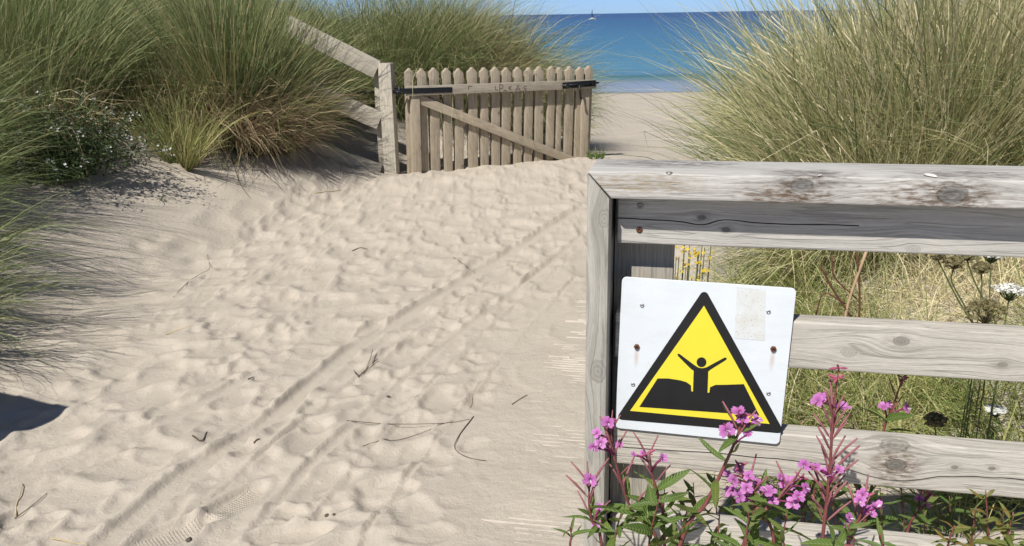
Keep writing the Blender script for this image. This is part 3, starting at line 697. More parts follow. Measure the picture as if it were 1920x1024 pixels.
def tussock(name, label, mat, args, group=None, dead=None, cat='grass'):
    x, y = args[0], args[1]; e = empty(name, (x, y, float(terr(x, y))))
    a_ = clump(*args[:5], **(args[5] if len(args) > 5 else {}))
    o = obj('blades', blade_mesh('blades', a_[0] - np.array([x, y, float(terr(x, y))]), a_[1], a_[2], a_[3], a_[4], a_[5], a_[6], a_[7], a_[8]), mat, e); o['kind'] = 'stuff'
    if dead:
        a_ = clump(x, y, *dead[0:3], **dead[3]); o = obj('dead_blades', blade_mesh('dead_blades', a_[0] - np.array([x, y, float(terr(x, y))]), a_[1], a_[2], a_[3], a_[4], a_[5], a_[6], a_[7], a_[8]), G_DEAD, e); o['kind'] = 'stuff'
    tag(e, label, cat, group); return e
def culms(root, x, y, n, rad, L, lean, wind, side=1.):
    """pale flowering stalks, each ending in a slim seed spike"""
    VV = []; QQ = []; TT = []; z0 = float(terr(x, y))
    for k in range(n):
        th = random.uniform(0, 6.28); r = rad * sqrt(random.random()); d = Vector((cos(th) * r / rad * lean + max(-.16, random.gauss(0, .10)) + wind[0], sin(th) * r / rad * lean + random.gauss(0, .10) + wind[1], 1)).normalized()
        p = Vector((cos(th) * r, sin(th) * r, 0)); l = L * random.uniform(.75, 1.15); pts = []
        for i in range(8):
            pts.append(p.copy()); p = p + d * (l / 7); d = (d + Vector((d.x * .10, d.y * .10, -.05 - .03 * i)) * 1.0).normalized()
        rr = [.0022, .0021, .002, .0018, .0016, .0016, .0048, .0022]; pts.insert(6, pts[5].lerp(pts[6], .35)); rr.insert(6, .0050)
        v, q, t = tube_arrays(pts, rr, 4, len(VV)); VV += [tuple(a_) for a_ in v]; QQ += q; TT += t
    tag(obj('flower_stalks', mesh_np('flower_stalks', VV, QQ, TT), CULM, root), kind='stuff')
CULM = plain('marram_flower_stalk', (.66, .57, .37), .7, .2, var=.25, scale=12)
def field(name, label, mat, n, xr, yr, L, cond, wind=(0, 0, 0), lean=.3, droop=.9, width=.0045, mix=(0, 1), S=4, patch=.6):
    X = rng.uniform(*xr, n * 3); Y = rng.uniform(*yr, n * 3)
    k = cond(X, Y) & (vnoise(X, Y, .45, 31) + vnoise(X, Y, .17, 32) * .6 > patch); X = X[k][:n]; Y = Y[k][:n]; m = len(X)
    D = rng.normal(size=(m, 3)) * lean; az = vnoise(X, Y, .6, 41) * 6.28 * 1.5; D[:, 0] += .6 * np.cos(az); D[:, 1] += .6 * np.sin(az); D[:, 2] = 1.
    D += np.asarray(wind)[None, :] * .6
    ln = L * (.6 + .7 * vnoise(X, Y, .5, 43)) * np.clip(rng.normal(1, .2, m), .4, 1.5)
    rn = np.clip(rng.uniform(*mix, m) * .6 + (vnoise(X, Y, .55, 45)) * .4 * (mix[1] - mix[0]) + mix[0] * .4, 0, 1)
    o = obj(name, blade_mesh(name, rootgrid(X, Y), D, ln, droop * rng.uniform(.4, 1.5, m), width * rng.uniform(.65, 1.3, m), rn, wind, S), mat)
    tag(o, label, 'grass', kind='stuff'); return o

# ---- left dune
LG = 'marram tussocks on the left dune'
field('marram_grass', 'thick green marram grass covering the left dune', G_DARK, 42000, (-7.5, -1.2), (4.2, 11.0), .85,
      lambda x, y: (x < xl_edge(y) - 1.2 - .3 * (y < 7)) & (x > -.75 * y - 1.2), wind=(.22, -.05, 0), lean=.34, droop=.8, width=.0062, mix=(0, .95), patch=.62)
field('dead_marram', 'brown dead marram blades among the green on the left dune', G_DEAD, 16000, (-6.5, -1.2), (4.6, 10.0), .75,
      lambda x, y: (x < xl_edge(y) - 1.15 - .3 * (y < 7)) & (x > -.75 * y - 1.2), wind=(.25, -.1, 0), lean=.45, droop=1.1, width=.006, mix=(0, 1), patch=.8)
field('marram_grass', 'green marram grass on the dune mound behind the gate', G_DARK, 26000, (-3.2, .4), (9.2, 11.8), .8,
      lambda x, y: (x < xl_edge(y) - .3) & (y > 9.2 + .35 * np.clip(x + 1, 0, 2)), wind=(.22, -.02, 0), lean=.35, droop=.8, width=.0055, mix=(.1, .95), patch=.35)
TUS = [
 ('tall green marram tussock at the top left, upright blades', G_DARK, (-3.95, 7.1, 4200, .55, 1.05, dict(wind=(.12, 0, 0), droop=.45, mix=(.1, .85), width=.005)), None),
 ('dark green marram tussock above the small yellow green tuft', G_DARK, (-3.5, 8.1, 4200, .5, .95, dict(wind=(.28, -.05, 0), droop=.7, mix=(0, .8))), (1500, .5, .8, dict(droop=1.4, wind=(.25, -.15, 0)))),
 ('brown dead-bladed marram tussock over the sloping rails', G_DEAD, (-2.50, 7.80, 4200, .40, .78, dict(wind=(.25, -.12, 0), droop=.95, mix=(0, 1), lean=.7, width=.0055)), (2400, .4, .8, dict(droop=1.1, wind=(.3, -.1, 0)))),
 ('marram tussock between the brown tussock and the dark green one', G_DARK, (-3.05, 7.65, 3000, .38, .74, dict(wind=(.22, -.1, 0), droop=1.0, mix=(0, .95))), (2200, .38, .66, dict(droop=1.2, wind=(.2, -.1, 0)))),
 ('green marram tussock hiding the upper end of the sloping rails', G_DARK, (-2.14, 7.84, 1500, .13, .98, dict(wind=(.05, -.02, 0), droop=.8, mix=(.05, .95), lean=.5, width=.0058, up=1.1)), None),
 ('tall upright green marram tussock in front of the upper rail end', G_DARK, (-2.42, 7.64, 3200, .20, 1.32, dict(wind=(.04, 0, 0), droop=.55, mix=(0, .95), lean=.3, width=.006, up=1.4)), None),
 ('long green marram tussock on the crest behind the sloping rails', G_DARK, (-2.3, 9.2, 4200, .6, .95, dict(wind=(.35, -.1, 0), droop=.8, mix=(.1, .9))), None),
 ('domed marram tussock with brown heart right behind the gate', G_STRAW, (-.40, 10.0, 5200, .60, 1.12, dict(wind=(.2, -.06, 0), droop=1.25, mix=(0, .8), lean=.85)), (4200, .50, .95, dict(droop=1.4, wind=(.15, -.14, 0), lean=.75))),
 ('marram tussock behind the left half of the gate', G_DARK, (-1.2, 9.85, 4500, .55, 1.2, dict(wind=(.25, -.05, 0), droop=.9, mix=(.1, .9))), (900, .5, .8, dict(droop=1.4, wind=(.2, -.3, 0)))),
 ('drooping green marram at the seaward end of the mound behind the gate', G_DARK, (.02, 10.4, 3600, .40, 1.08, dict(wind=(.2, -.05, 0), droop=1.2, mix=(.1, .9), lean=.8)), None),
]
for lb_, mt, ar, de in TUS: tussock('marram_tussock', lb_, mt, ar, LG, de)
tussock('marram_tussock', 'arching marram tussock at the left edge, throwing streaky shadows on the sand', G_DARK, (-3.2, 3.95, 1500, .42, .95, dict(wind=(.55, -.05, 0), droop=.95, mix=(.1, .8), width=.0042, lean=.6, S=7)), LG, (200, .4, .6, dict(droop=1.2, wind=(.5, -.1, 0))))
tussock('marram_tussock', 'fine bladed marram tussock at the left edge below the white flowered bush', G_DARK, (-3.8, 5.0, 2200, .45, .95, dict(wind=(.45, -.08, 0), droop=.85, mix=(.05, .8), width=.0042, S=6)), LG)
g = ground_px(345, 312)
tussock('grass_tuft', 'small yellow green grass tuft standing alone on the sand bank', G_LUSH, (g.x, g.y, 420, .08, .66, dict(droop=.6, lean=.55, mix=(.3, .95), width=.0046, wind=(.08, 0, 0), S=6)), None, (60, .12, .35, dict(droop=.6)))
g = ground_px(440, 318)
tussock('grass_tuft', 'sparse grass shoots on the sand right of the small tuft', G_LUSH, (g.x, g.y, 18, .10, .32, dict(droop=.7, lean=.9, mix=(.2, 1), width=.005, wind=(.15, -.1, 0), S=6)))
for (px, py, lb_, nn_) in [(245, 335, 'tiny dark spiky seedling in the shade of the white flowered bush', 7), (300, 372, 'tiny dark curled seedling on the sand in the bush shadow', 8)]:
    g = ground_px(px, py); tussock('grass_seedling', lb_, G_DARK, (g.x, g.y, nn_, .02, .16, dict(droop=1.6, lean=1.6, mix=(0, .4), width=.011, up=.7, S=6)))
g = ground_px(1122, 300)
tussock('green_weed', 'low green weed at the foot of the gate latch end', G_LUSH, (g.x + .02, g.y + .05, 120, .13, .16, dict(droop=.7, lean=1., mix=(0, .6), width=.012)), None, None, 'weed')
g = ground_px(1092, 228)
tussock('grass_tuft', 'marram tuft on the beach slope just behind the gate latch end', G_STRAW, (.72, 12.9, 400, .20, .6, dict(droop=1.0, lean=.8, mix=(0, .9), wind=(.2, 0, 0), width=.007)))
# ---- right dune
RG = 'marram tussocks on the right dune'
RT_ = [
 ('huge straw and green marram tussock overhanging the sea view, behind the fence', G_STRAW, (2.22, 4.7, 9000, .54, 1.22, dict(wind=(-.04, -.02, 0), droop=.6, lean=.42, width=.0056, mix=(0, 1), S=6)), (900, .45, .9, dict(droop=.9))),
 ('low bleached marram skirt at the left foot of the huge tussock', G_STRAW, (1.86, 4.35, 4200, .36, .80, dict(wind=(-.10, -.05, 0), droop=1.1, lean=.6, width=.0042, mix=(.1, 1), S=6)), None),
 ('upright bleached marram tussock behind the middle of the near fence', G_STRAW, (2.55, 4.75, 4200, .38, 1.25, dict(wind=(.0, 0, 0), droop=.35, lean=.45, width=.0056, mix=(.2, 1))), None),
 ('green marram tussock leaning left at the upper right corner', G_DARK, (3.4, 4.8, 5200, .45, 1.30, dict(wind=(-.25, -.05, 0), droop=.85, lean=.7, width=.0048, mix=(.1, .98))), None),
 ('green and straw marram tussock behind the right end of the fence', G_DARK, (2.85, 4.2, 3200, .35, .95, dict(wind=(-.12, -.05, 0), droop=.7, lean=.7, mix=(.2, 1))), None),
 ('straw marram tussock at the far right edge above the fence cap', G_STRAW, (3.55, 4.3, 3400, .4, 1.15, dict(wind=(-.35, -.05, 0), droop=.9, lean=.6, mix=(0, .9))), None),
]
rng.normal(size=11)
for lb_, mt, ar, de in RT_:
    e = tussock('marram_tussock', lb_, mt, ar, RG, de)
    if mt is G_STRAW: culms(e, ar[0], ar[1], 130 if ar[4] > 1.2 else 60, ar[3] * .75, ar[4] * .95, .25, ar[5]['wind'])
field('marram_grass', 'dense green grass on the right dune behind the tussocks', G_DARK, 22000, (1.4, 5.5), (5.0, 8.5), .95, lambda x, y: (x > 1.45 + .35 * (y - 5)), wind=(-.15, 0, 0), droop=.7, width=.0052, mix=(0, .85), patch=.4)
field('low_grass', 'low green and straw grass behind the near fence', G_LUSH, 15000, (.75, 3.2), (2.1, 4.3), .42, lambda x, y: (x > .62 + .10 * y) & ~((x > 1.55) & (y > 3.0) & (y < 4.1)), wind=(-.1, -.05, 0), lean=.5, droop=1.1, width=.0034, mix=(.15, .98), S=5, patch=.62)
field('dry_grass', 'dry straw grass lying on the sand behind the near fence', G_STRAW, 9000, (.9, 3.2), (2.7, 4.4), .40, lambda x, y: (x > .95), wind=(.0, -.1, 0), lean=.8, droop=1.6, width=.0034, mix=(.3, 1), S=5, patch=.72)

# ================================================================== white-flowered bush on the left
def petal_flower_mesh(name, npet, r, cup=.25, w=.42):
    V = [(0, 0, 0)]; T = []
    for k in range(npet):
        th = 2 * pi * k / npet; b = len(V)
        for (rr, ww, zz) in ((.55, w * .8, cup * .5), (.55, -w * .8, cup * .5), (1., w * .6, cup), (1., -w * .6, cup)):
            V.append((r * (rr * cos(th) - ww * sin(th) * .8), r * (rr * sin(th) + ww * cos(th) * .8), r * zz))
        T += [(0, b + 1, b), (b, b + 1, b + 3), (b, b + 3, b + 2)]
    return np.array(V), T
def scatter_mesh(name, Vb, Tb, pos, scl, tilt=.6):
    Vs = []; Ts = []; Rn = []
    for i, p in enumerate(pos):
        m = Matrix.Rotation(random.uniform(0, 6.28), 3, 'Z'); m = Matrix.Rotation(random.gauss(0, tilt), 3, 'X') @ Matrix.Rotation(random.gauss(0, tilt), 3, 'Y') @ m
        Vs.append(Vb @ np.array(m).T * scl[i] + np.array(p)); Ts.append(np.array(Tb) + i * len(Vb)); Rn.append(np.full(len(Vb), random.random()))
    return mesh_np(name, np.concatenate(Vs), None, np.concatenate(Ts), {'rnd': np.concatenate(Rn), 'tt': np.ones(sum(len(r) for r in Rn))})
LEAFM = grass_mat('bush_leaf', [(0, (.035, .06, .02)), (.6, (.07, .11, .04)), (1, (.12, .16, .06))], (.05, .07, .03))
WHITE = plain('white_petal', (.72, .72, .68), .6, .3, var=.08)
bc = Vector((-3.18, 6.05, 0)); bc.z = float(terr(bc.x, bc.y))
bush = empty('flowering_bush', bc); tag(bush, 'dark leafy bush dotted with small white flowers, on the left sand bank', 'bush')
tips = []; VV = []; QQ = []; TT = []
for k in range(150):
    th = random.uniform(0, 6.28); el = random.uniform(.15, 1.3); L = random.uniform(.35, .66); d = Vector((cos(th) * cos(el) * 1.15, sin(th) * cos(el), sin(el)))
    p0 = Vector((random.gauss(0, .07), random.gauss(0, .07), 0)); pts = [p0, p0 + d * L * .5 + Vector((0, 0, .05)), p0 + d * L]
    v, q, t = tube_arrays(curve_pts(pts, 6), .0022, 4, len(VV)); VV += [tuple(x) for x in v]; QQ += q; TT += t; tips.append(pts)
tag(obj('stems', mesh_np('stems', VV, QQ, TT), plain('bush_stem', (.07, .09, .04)), bush), kind='stuff')
lp = []; 
for pts in tips:
    for j in range(42):
        f = random.uniform(.2, 1.); p = pts[0].lerp(pts[2], f) + Vector([random.gauss(0, .028) for _ in range(3)]); lp.append(p)
Vl = np.array([(0, 0, 0), (.3, .18, .05), (.3, -.18, .05), (1, 0, -.1), (.65, .15, .02), (.65, -.15, .02)]); Tl = [(0, 2, 1), (1, 2, 5), (1, 5, 4), (4, 5, 3)]
tag(obj('leaves', scatter_mesh('leaves', Vl, Tl, lp, [random.uniform(.02, .042) for _ in lp], .9), LEAFM, bush), kind='stuff')
Vf, Tf = petal_flower_mesh('f', 4, 1.)
fp = []
for pts in random.sample(tips, 110):
    for j in range(random.randint(3, 8)): fp.append(pts[2] + Vector([random.gauss(0, .016) for _ in range(3)]) + Vector((0, 0, .01)))
tag(obj('white_flowers', scatter_mesh('white_flowers', Vf, Tf, fp, [random.uniform(.006, .0105) for _ in fp]), WHITE, bush), kind='stuff')

# ================================================================== fireweed
def leaf_mesh(name, w=.13, droop=.25, seed=0):
    r = random.Random(seed); n = 9; V = []; Q = []
    for i in range(n + 1):
        t = i / n; ww = w * (sin(pi * min(1, t * .93 + .06)) ** .75) * (1 - .25 * t); z = -droop * t * t + .04 * sin(t * 5 + seed)
        if i == n: ww = .004
        for j, s in enumerate((-1, -.5, 0, .5, 1)):
            V.append((t * (1 - .12 * droop * t), ww * s, z + abs(s) * ww * .45 + r.uniform(-.012, .012) * (abs(s) > .6)))
    for i in range(n):
        for j in range(4): b = i * 5 + j; Q.append((b, b + 5, b + 6, b + 1))
    return mesh_np(name, V, Q)
def leaf_material(name, lo, hi, edge=(.20, .12, .03), edge_amt=.3):
    a = M(name, .45, .4); co = a.obj(); s = a.t.nodes.new('ShaderNodeSeparateXYZ'); a.put(co, s.inputs[0])
    oi = a.t.nodes.new('ShaderNodeObjectInfo').outputs['Random']
    c = a.mix(a.math('ADD', a.math('MULTIPLY', a.noise(co, 4, 3), .7), a.math('MULTIPLY', oi, .35)), lo, hi)
    rib = a.ramp(a.math('ABSOLUTE', s.outputs[1]), [(.004, 1.), (.014, 0.)]); c = a.mix(a.math('MULTIPLY', rib, .6), c, (.30, .33, .14))
    ph = a.math('SINE', a.math('MULTIPLY', a.math('SUBTRACT', s.outputs[0], a.math('MULTIPLY', a.math('ABSOLUTE', s.outputs[1]), 1.2)), 75.))
    c = a.mix(a.math('MULTIPLY', a.ramp(ph, [(.85, 0.), (1., 1.)]), .25), c, (.22, .27, .10))
    c = a.mix(a.math('MULTIPLY', a.ramp(a.math('MULTIPLY', a.noise(co, 3, 4), a.math('ADD', oi, .35)), [(.5, 0.), (.75, 1.)]), edge_amt), c, edge)
    a.col(c); a.bump(a.math('ADD', ph, a.math('MULTIPLY', rib, -2.)), .006, .4)
    tl = a.n('ShaderNodeBsdfTranslucent'); a.put(a.mix(.5, c, (.20, .28, .03)), tl.inputs['Color']); mx = a.n('ShaderNodeMixShader'); mx.inputs[0].default_value = .28
    out = a.t.nodes['Material Output']; a.t.links.new(a.b.outputs[0], mx.inputs[1]); a.t.links.new(tl.outputs[0], mx.inputs[2]); a.t.links.new(mx.outputs[0], out.inputs[0])
    return a.m
LM = leaf_material('fireweed_leaf', (.075, .14, .03), (.165, .25, .055)); LM2 = leaf_material('fireweed_leaf_turning', (.10, .14, .03), (.23, .25, .06), (.26, .12, .03), .8)
LEAVES = [leaf_mesh('leaf_%d' % i, [.13, .12, .15, .11][i], [.15, .35, .5, -.1][i], i) for i in range(4)]
LEAVES2 = [leaf_mesh('leafb_%d' % i, [.14, .13, .16, .12][i], [.2, .5, .8, .0][i], i + 9) for i in range(4)]
for l in LEAVES: l.materials.append(LM)
for l in LEAVES2: l.materials.append(LM2)
a = M('fireweed_petal', .5, .3); co = a.obj(); oi = a.t.nodes.new('ShaderNodeObjectInfo').outputs['Random']
rr = a.vmath('LENGTH', co); c = a.mix(a.ramp(a.math('ADD', rr, a.math('MULTIPLY', a.noise(co, 3, 3), .4)), [(.3, 0.), (1.2, 1.)]), (.44, .10, .37), (.66, .27, .60)); c = a.mix(a.math('MULTIPLY', oi, .35), c, (.42, .07, .34)); a.col(c)
tl = a.n('ShaderNodeBsdfTranslucent'); a.put(c, tl.inputs['Color']); mx = a.n('ShaderNodeMixShader'); mx.inputs[0].default_value = .35
a.t.links.new(a.b.outputs[0], mx.inputs[1]); a.t.links.new(tl.outputs[0], mx.inputs[2]); a.t.links.new(mx.outputs[0], a.t.nodes['Material Output'].inputs[0]); PETAL = a.m
STEM = plain('fireweed_stem', (.20, .06, .055), .5, .4, var=.3, scale=40); PODM = plain('fireweed_pod', (.27, .10, .11), .6, .3, var=.3, scale=60); SEPAL = plain('fireweed_sepal', (.22, .03, .11), .5, .3)
STAM = plain('fireweed_stamen', (.75, .62, .70), .5, .3); BUDM = plain('fireweed_bud', (.36, .08, .14), .5, .3, var=.25)
def flower_mesh(seed, openness=1.):
    r = random.Random(seed); bm = bmesh.new(); c = bm.verts.new((0, 0, 0))
    def petal(th, L, W, up, mi, n=4):
        rows = []
        for i in range(1, n + 1):
            t = i / n; w = W * sin(pi * min(.86, t * .86)) ** .8; rad = L * t; z = up * t - .25 * t * t * openness + r.uniform(-.03, .03)
            row = []
            for s in (-1, 0, 1):
                rd = rad * (1 - (.13 if (i == n and s == 0) else 0)); x = rd * cos(th) - w * s * sin(th); y = rd * sin(th) + w * s * cos(th); row.append(bm.verts.new((x, y, z + .10 * abs(s) * w)))
            rows.append(row)
        for s in (0, 1):
            f = bm.faces.new((c, rows[0][s], rows[0][s + 1])); f.material_index = mi
            for i in range(n - 1): f = bm.faces.new((rows[i][s], rows[i + 1][s], rows[i + 1][s + 1], rows[i][s + 1])); f.material_index = mi
    for k, th in enumerate((.75, pi - .75, pi + .55, -.55)): petal(th + r.uniform(-.12, .12), r.uniform(.88, 1.08), .42, .35 / openness * r.uniform(.6, 1.4), 0)
    for th in (0, pi / 2, pi, -pi / 2): petal(th + r.uniform(-.1, .1), .85, .09, -.05 + .2 / openness, 1, 3)
    for k in range(6):                                     # stamens and style
        th = random.uniform(3.6, 5.8); p = [Vector((0, 0, 0)), Vector((.2 * cos(th), .2 * sin(th), .35)), Vector((.45 * cos(th), .45 * sin(th), .6))]
        for a_, b_ in zip(p[:-1], p[1:]):
            s = Vector((.018, .018, 0)); f = bm.faces.new([c if (a_.length == 0 and q == 0) else bm.verts.new(v) for q, v in enumerate((a_ - s * 0, a_ + s * 2, b_ + s, b_ - s))]); f.material_index = 2
    me = bpy.data.meshes.new('flower'); bm.to_mesh(me); bm.free(); me.polygons.foreach_set('use_smooth', [True] * len(me.polygons))
    for m in (PETAL, SEPAL, STAM): me.materials.append(m)
    return me
FLW = [flower_mesh(i, [1., .8, 1.2, .55, .45][i]) for i in range(5)]
def bud_mesh():
    V = []; Q = []; T = []
    prof = [(0, .02), (.2, .1), (.5, .15), (.8, .09), (1, .01)]
    for x, r in prof:
        for k in range(6): V.append((x, r * cos(k * pi / 3), r * sin(k * pi / 3)))
    for i in range(4):
        for k in range(6): Q.append((i * 6 + k, i * 6 + (k + 1) % 6, i * 6 + 6 + (k + 1) % 6, i * 6 + 6 + k))
    return mesh_np('bud', V, Q)
BUD = bud_mesh(); BUD.materials.append(BUDM)
POD = tube('seed_pod', [(0, 0, 0), (.12, 0, .0), (.2, 0, .005), (.6, 0, .015), (1, 0, -.01)], [.012, .012, .030, .034, .022], 6); POD.materials.append(PODM)
def orient(d, nrm=Vector((0, 0, 1))):
    x = d.normalized(); y = nrm.cross(x)
    if y.length < 1e-3: y = Vector((0, 1, 0)).cross(x)
    y.normalize(); z = x.cross(y); return Matrix((x, y, z)).transposed()
def place(name, me, root, p, d, s, nrm=Vector((0, 0, 1)), roll=0.):
    o = bpy.data.objects.new(name, me); C.objects.link(o); o.parent = root
    m = (orient(d, nrm) @ Matrix.Rotation(roll, 3, 'X')).to_4x4(); o.matrix_basis = Matrix.Translation(p - root.location) @ m @ Matrix.Diagonal((s, s, s, 1)); return o
CAMD = lambda p: (EYE - p).normalized()
def fireweed(label, stem_px, depth, flowers=(), pods=0, pod_rng=(.5, .9), leaves=14, leaf_rng=(.0, .6), leaf_len=.085, buds=4, name='fireweed_plant', rad=.0032, group='fireweed plants at the near fence', leafset=None, seed=0, pod_len=.055, cat='flowering plant'):
    """stem_px: pixels from bottom to tip; depth = distance (world y) of each or of all"""
    R = random.Random(seed * 13 + 5); n = len(stem_px); dep = depth if hasattr(depth, '__len__') else [depth] * n
    P = [at_y(px, py, dep[i]) for i, (px, py) in enumerate(stem_px)]
    low = P[0]; gzv = float(terr(low.x, low.y)); dirn = (P[0] - P[1]).normalized()
    foot = Vector((low.x + dirn.x * .10, low.y + dirn.y * .05 + .02, gzv)); mid = low.lerp(foot, .5) + Vector((dirn.x * .03, 0, 0))
    pts = curve_pts([foot, mid] + P, 26); root = empty(name, foot); tag(root, label, cat, group)
    m = len(pts); vis0 = next((i for i, p in enumerate(pts) if p.z >= low.z - .02), 0)
    rads = [rad * (1.25 - .85 * i / (m - 1)) for i in range(m)]
    obj('stem', tube('stem', [p - foot for p in pts], rads, 6), STEM, root)
    span = lambda f: pts[min(m - 1, max(0, int(round(vis0 + f * (m - 1 - vis0)))))]
    ls = leafset or LEAVES
    for k in range(leaves):
        f = leaf_rng[0] + (leaf_rng[1] - leaf_rng[0]) * (k + R.random() * .6) / max(1, leaves); p = span(f); az = k * 2.4 + R.uniform(-.5, .5)
        d = Vector((cos(az), sin(az) * .8, R.uniform(.15, .95))); L = leaf_len * R.uniform(.5, 1.1) * (1.15 - .55 * f)
        place('leaf', ls[R.randrange(4)], root, p, d, L, Vector((R.gauss(0, .25), R.gauss(0, .25), 1)), R.gauss(0, .35))
    for (px, py, s) in flowers:
        j = min(range(m), key=lambda i: (pts[i] - at_y(px, py + 22, pts[i].y)).length); b = pts[j]
        q = at_y(px, py, b.y - R.uniform(-.012, .02)); fd = (CAMD(q) * 1.0 + Vector((R.gauss(0, .45), R.gauss(0, .3), R.gauss(.05, .4))) + (q - b).normalized() * .6).normalized()
        st = place('pedicel', PED, root, b, q - b, (q - b).length)
        # flower opens along its local Z
        x = Vector((0, 0, 1)).cross(fd).normalized(); y = fd.cross(x); fm = Matrix((x, y, fd)).transposed() @ Matrix.Rotation(R.gauss(0, .35), 3, 'Z')
        o = bpy.data.objects.new('flower', FLW[R.choice([0, 0, 1, 2, 3, 4])]); C.objects.link(o); o.parent = root; s_ = .0117 * s * R.uniform(.85, 1.12)
        o.matrix_basis = Matrix.Translation(q - foot) @ fm.to_4x4() @ Matrix.Diagonal((s_, s_, s_, 1)); under(o, st)
    for k in range(pods):
        f = pod_rng[0] + (pod_rng[1] - pod_rng[0]) * (k + R.random()) / pods; p = span(f); az = k * 2.4 + R.uniform(-.4, .4)
        d = Vector((cos(az), sin(az) * .6, R.uniform(.9, 2.2))); place('seed_pod', POD, root, p, d, pod_len * R.uniform(.7, 1.2))
    for k in range(buds):
        f = .93 + .07 * k / max(1, buds); p = span(f); az = k * 2.1; d = Vector((cos(az), sin(az) * .6, R.uniform(-.4, .8))); place('bud', BUD, root, p, d, .016 * R.uniform(.7, 1.2))
    return root
PED = tube('pedicel', [(0, 0, 0), (.5, 0, .05), (1, 0, 0)], [.06, .05, .06], 5); PED.materials.append(SEPAL)
# pedicel radius is relative to its length, so keep pedicels short
fireweed('fireweed whose flowers overlap the fence end board left of the sign', [(1234, 1017), (1192, 970), (1173, 929), (1156, 873), (1145, 812), (1141, 786)], 1.36,
         [(1141, 793, 1.1), (1119, 812, 1.), (1126, 830, .95), (1113, 838, .8), (1161, 834, .85), (1136, 787, .8)], 12, (.25, .85), 12, (-.1, .35), .075, 4, seed=1)
fireweed('leftmost small fireweed with pods fanning over the sand path', [(1128, 1020), (1109, 976), (1104, 934), (1107, 903)], 1.33, [(1107, 899, 1.05), (1124, 950, .7), (1118, 982, .8)], 10, (.35, .95), 14, (-.2, .5), .055, 2, seed=2)
fireweed('short fireweed with three small flowers under the left half of the sign', [(1245, 990), (1231, 920), (1216, 866), (1212, 850)], 1.36, [(1188, 852, .6), (1206, 850, .7), (1242, 859, .9)], 5, (.3, .9), 9, (-.1, .4), .07, 4, seed=3)
fireweed('fireweed whose top flowers cover the right corner of the sign triangle', [(1276, 1020), (1323, 945), (1362, 865), (1385, 810), (1390, 770)], 1.27,
         [(1385, 774, 1.15), (1392, 786, 1.), (1418, 790, 1.1), (1362, 806, 1.15), (1402, 814, .85)], 2, (.6, .8), 15, (-.05, .85), .075, 3, rad=.0042, seed=4)
fireweed('fireweed with a dense cluster of flowers below the sign', [(1452, 1022), (1425, 965), (1398, 905), (1384, 868)], 1.29,
         [(1385, 880, 1.), (1404, 892, .95), (1376, 900, 1.1), (1400, 915, 1.), (1413, 930, 1.1), (1386, 930, 1.1), (1370, 921, 1.), (1362, 888, .8), (1420, 905, .8), (1395, 940, .9)], 4, (.3, .7), 12, (-.2, .4), .075, 4, seed=5)
fireweed('slanting fireweed with flowers between the cluster and the tall spike', [(1405, 985), (1434, 958), (1470, 925), (1508, 888)], 1.25, [(1477, 905, 1.2), (1440, 922, 1.2), (1487, 943, 1.15), (1511, 915, .9), (1497, 930, 1.0), (1449, 940, .9), (1463, 893, .6)], 3, (.5, .9), 10, (-.2, .5), .07, 3, seed=6)
fireweed('tallest fireweed spike rising past the middle rail', [(1541, 1019), (1551, 932), (1558, 848), (1563, 764), (1573, 690)], 1.26,
         [(1533, 752, 1.25), (1576, 766, 1.25), (1508, 871, 1.05), (1529, 876, 1.), (1550, 888, .95), (1573, 881, .85), (1540, 745, .8)], 30, (.05, .72), 8, (-.25, .12), .07, 9, rad=.0036, seed=7, pod_len=.062)
fireweed('fireweed with two bright flower heads right of the tall spike', [(1590, 1022), (1605, 985), (1618, 955), (1625, 925)], 1.26, [(1617, 928, 1.2), (1628, 958, 1.15), (1643, 953, 1.25), (1593, 972, .9), (1590, 988, .8), (1612, 938, .9)], 4, (.2, .8), 8, (-.3, .4), .065, 2, seed=8)
fireweed('small fireweed flowering behind the fence above the lowest visible rail', [(1655, 815), (1669, 777), (1682, 740), (1692, 708)], 1.75, [(1657, 763, 1.2), (1700, 765, 1.1), (1668, 758, .8)], 3, (.3, .9), 8, (-.3, .2), .07, 5, seed=9)
fireweed('fireweed shoot with a few flowers in the shade under the lowest visible rail', [(1700, 1000), (1722, 960), (1735, 935), (1748, 925)], 1.5, [(1724, 937, .9), (1735, 945, .8)], 5, (.4, 1), 12, (-.3, .6), .06, 3, seed=10)
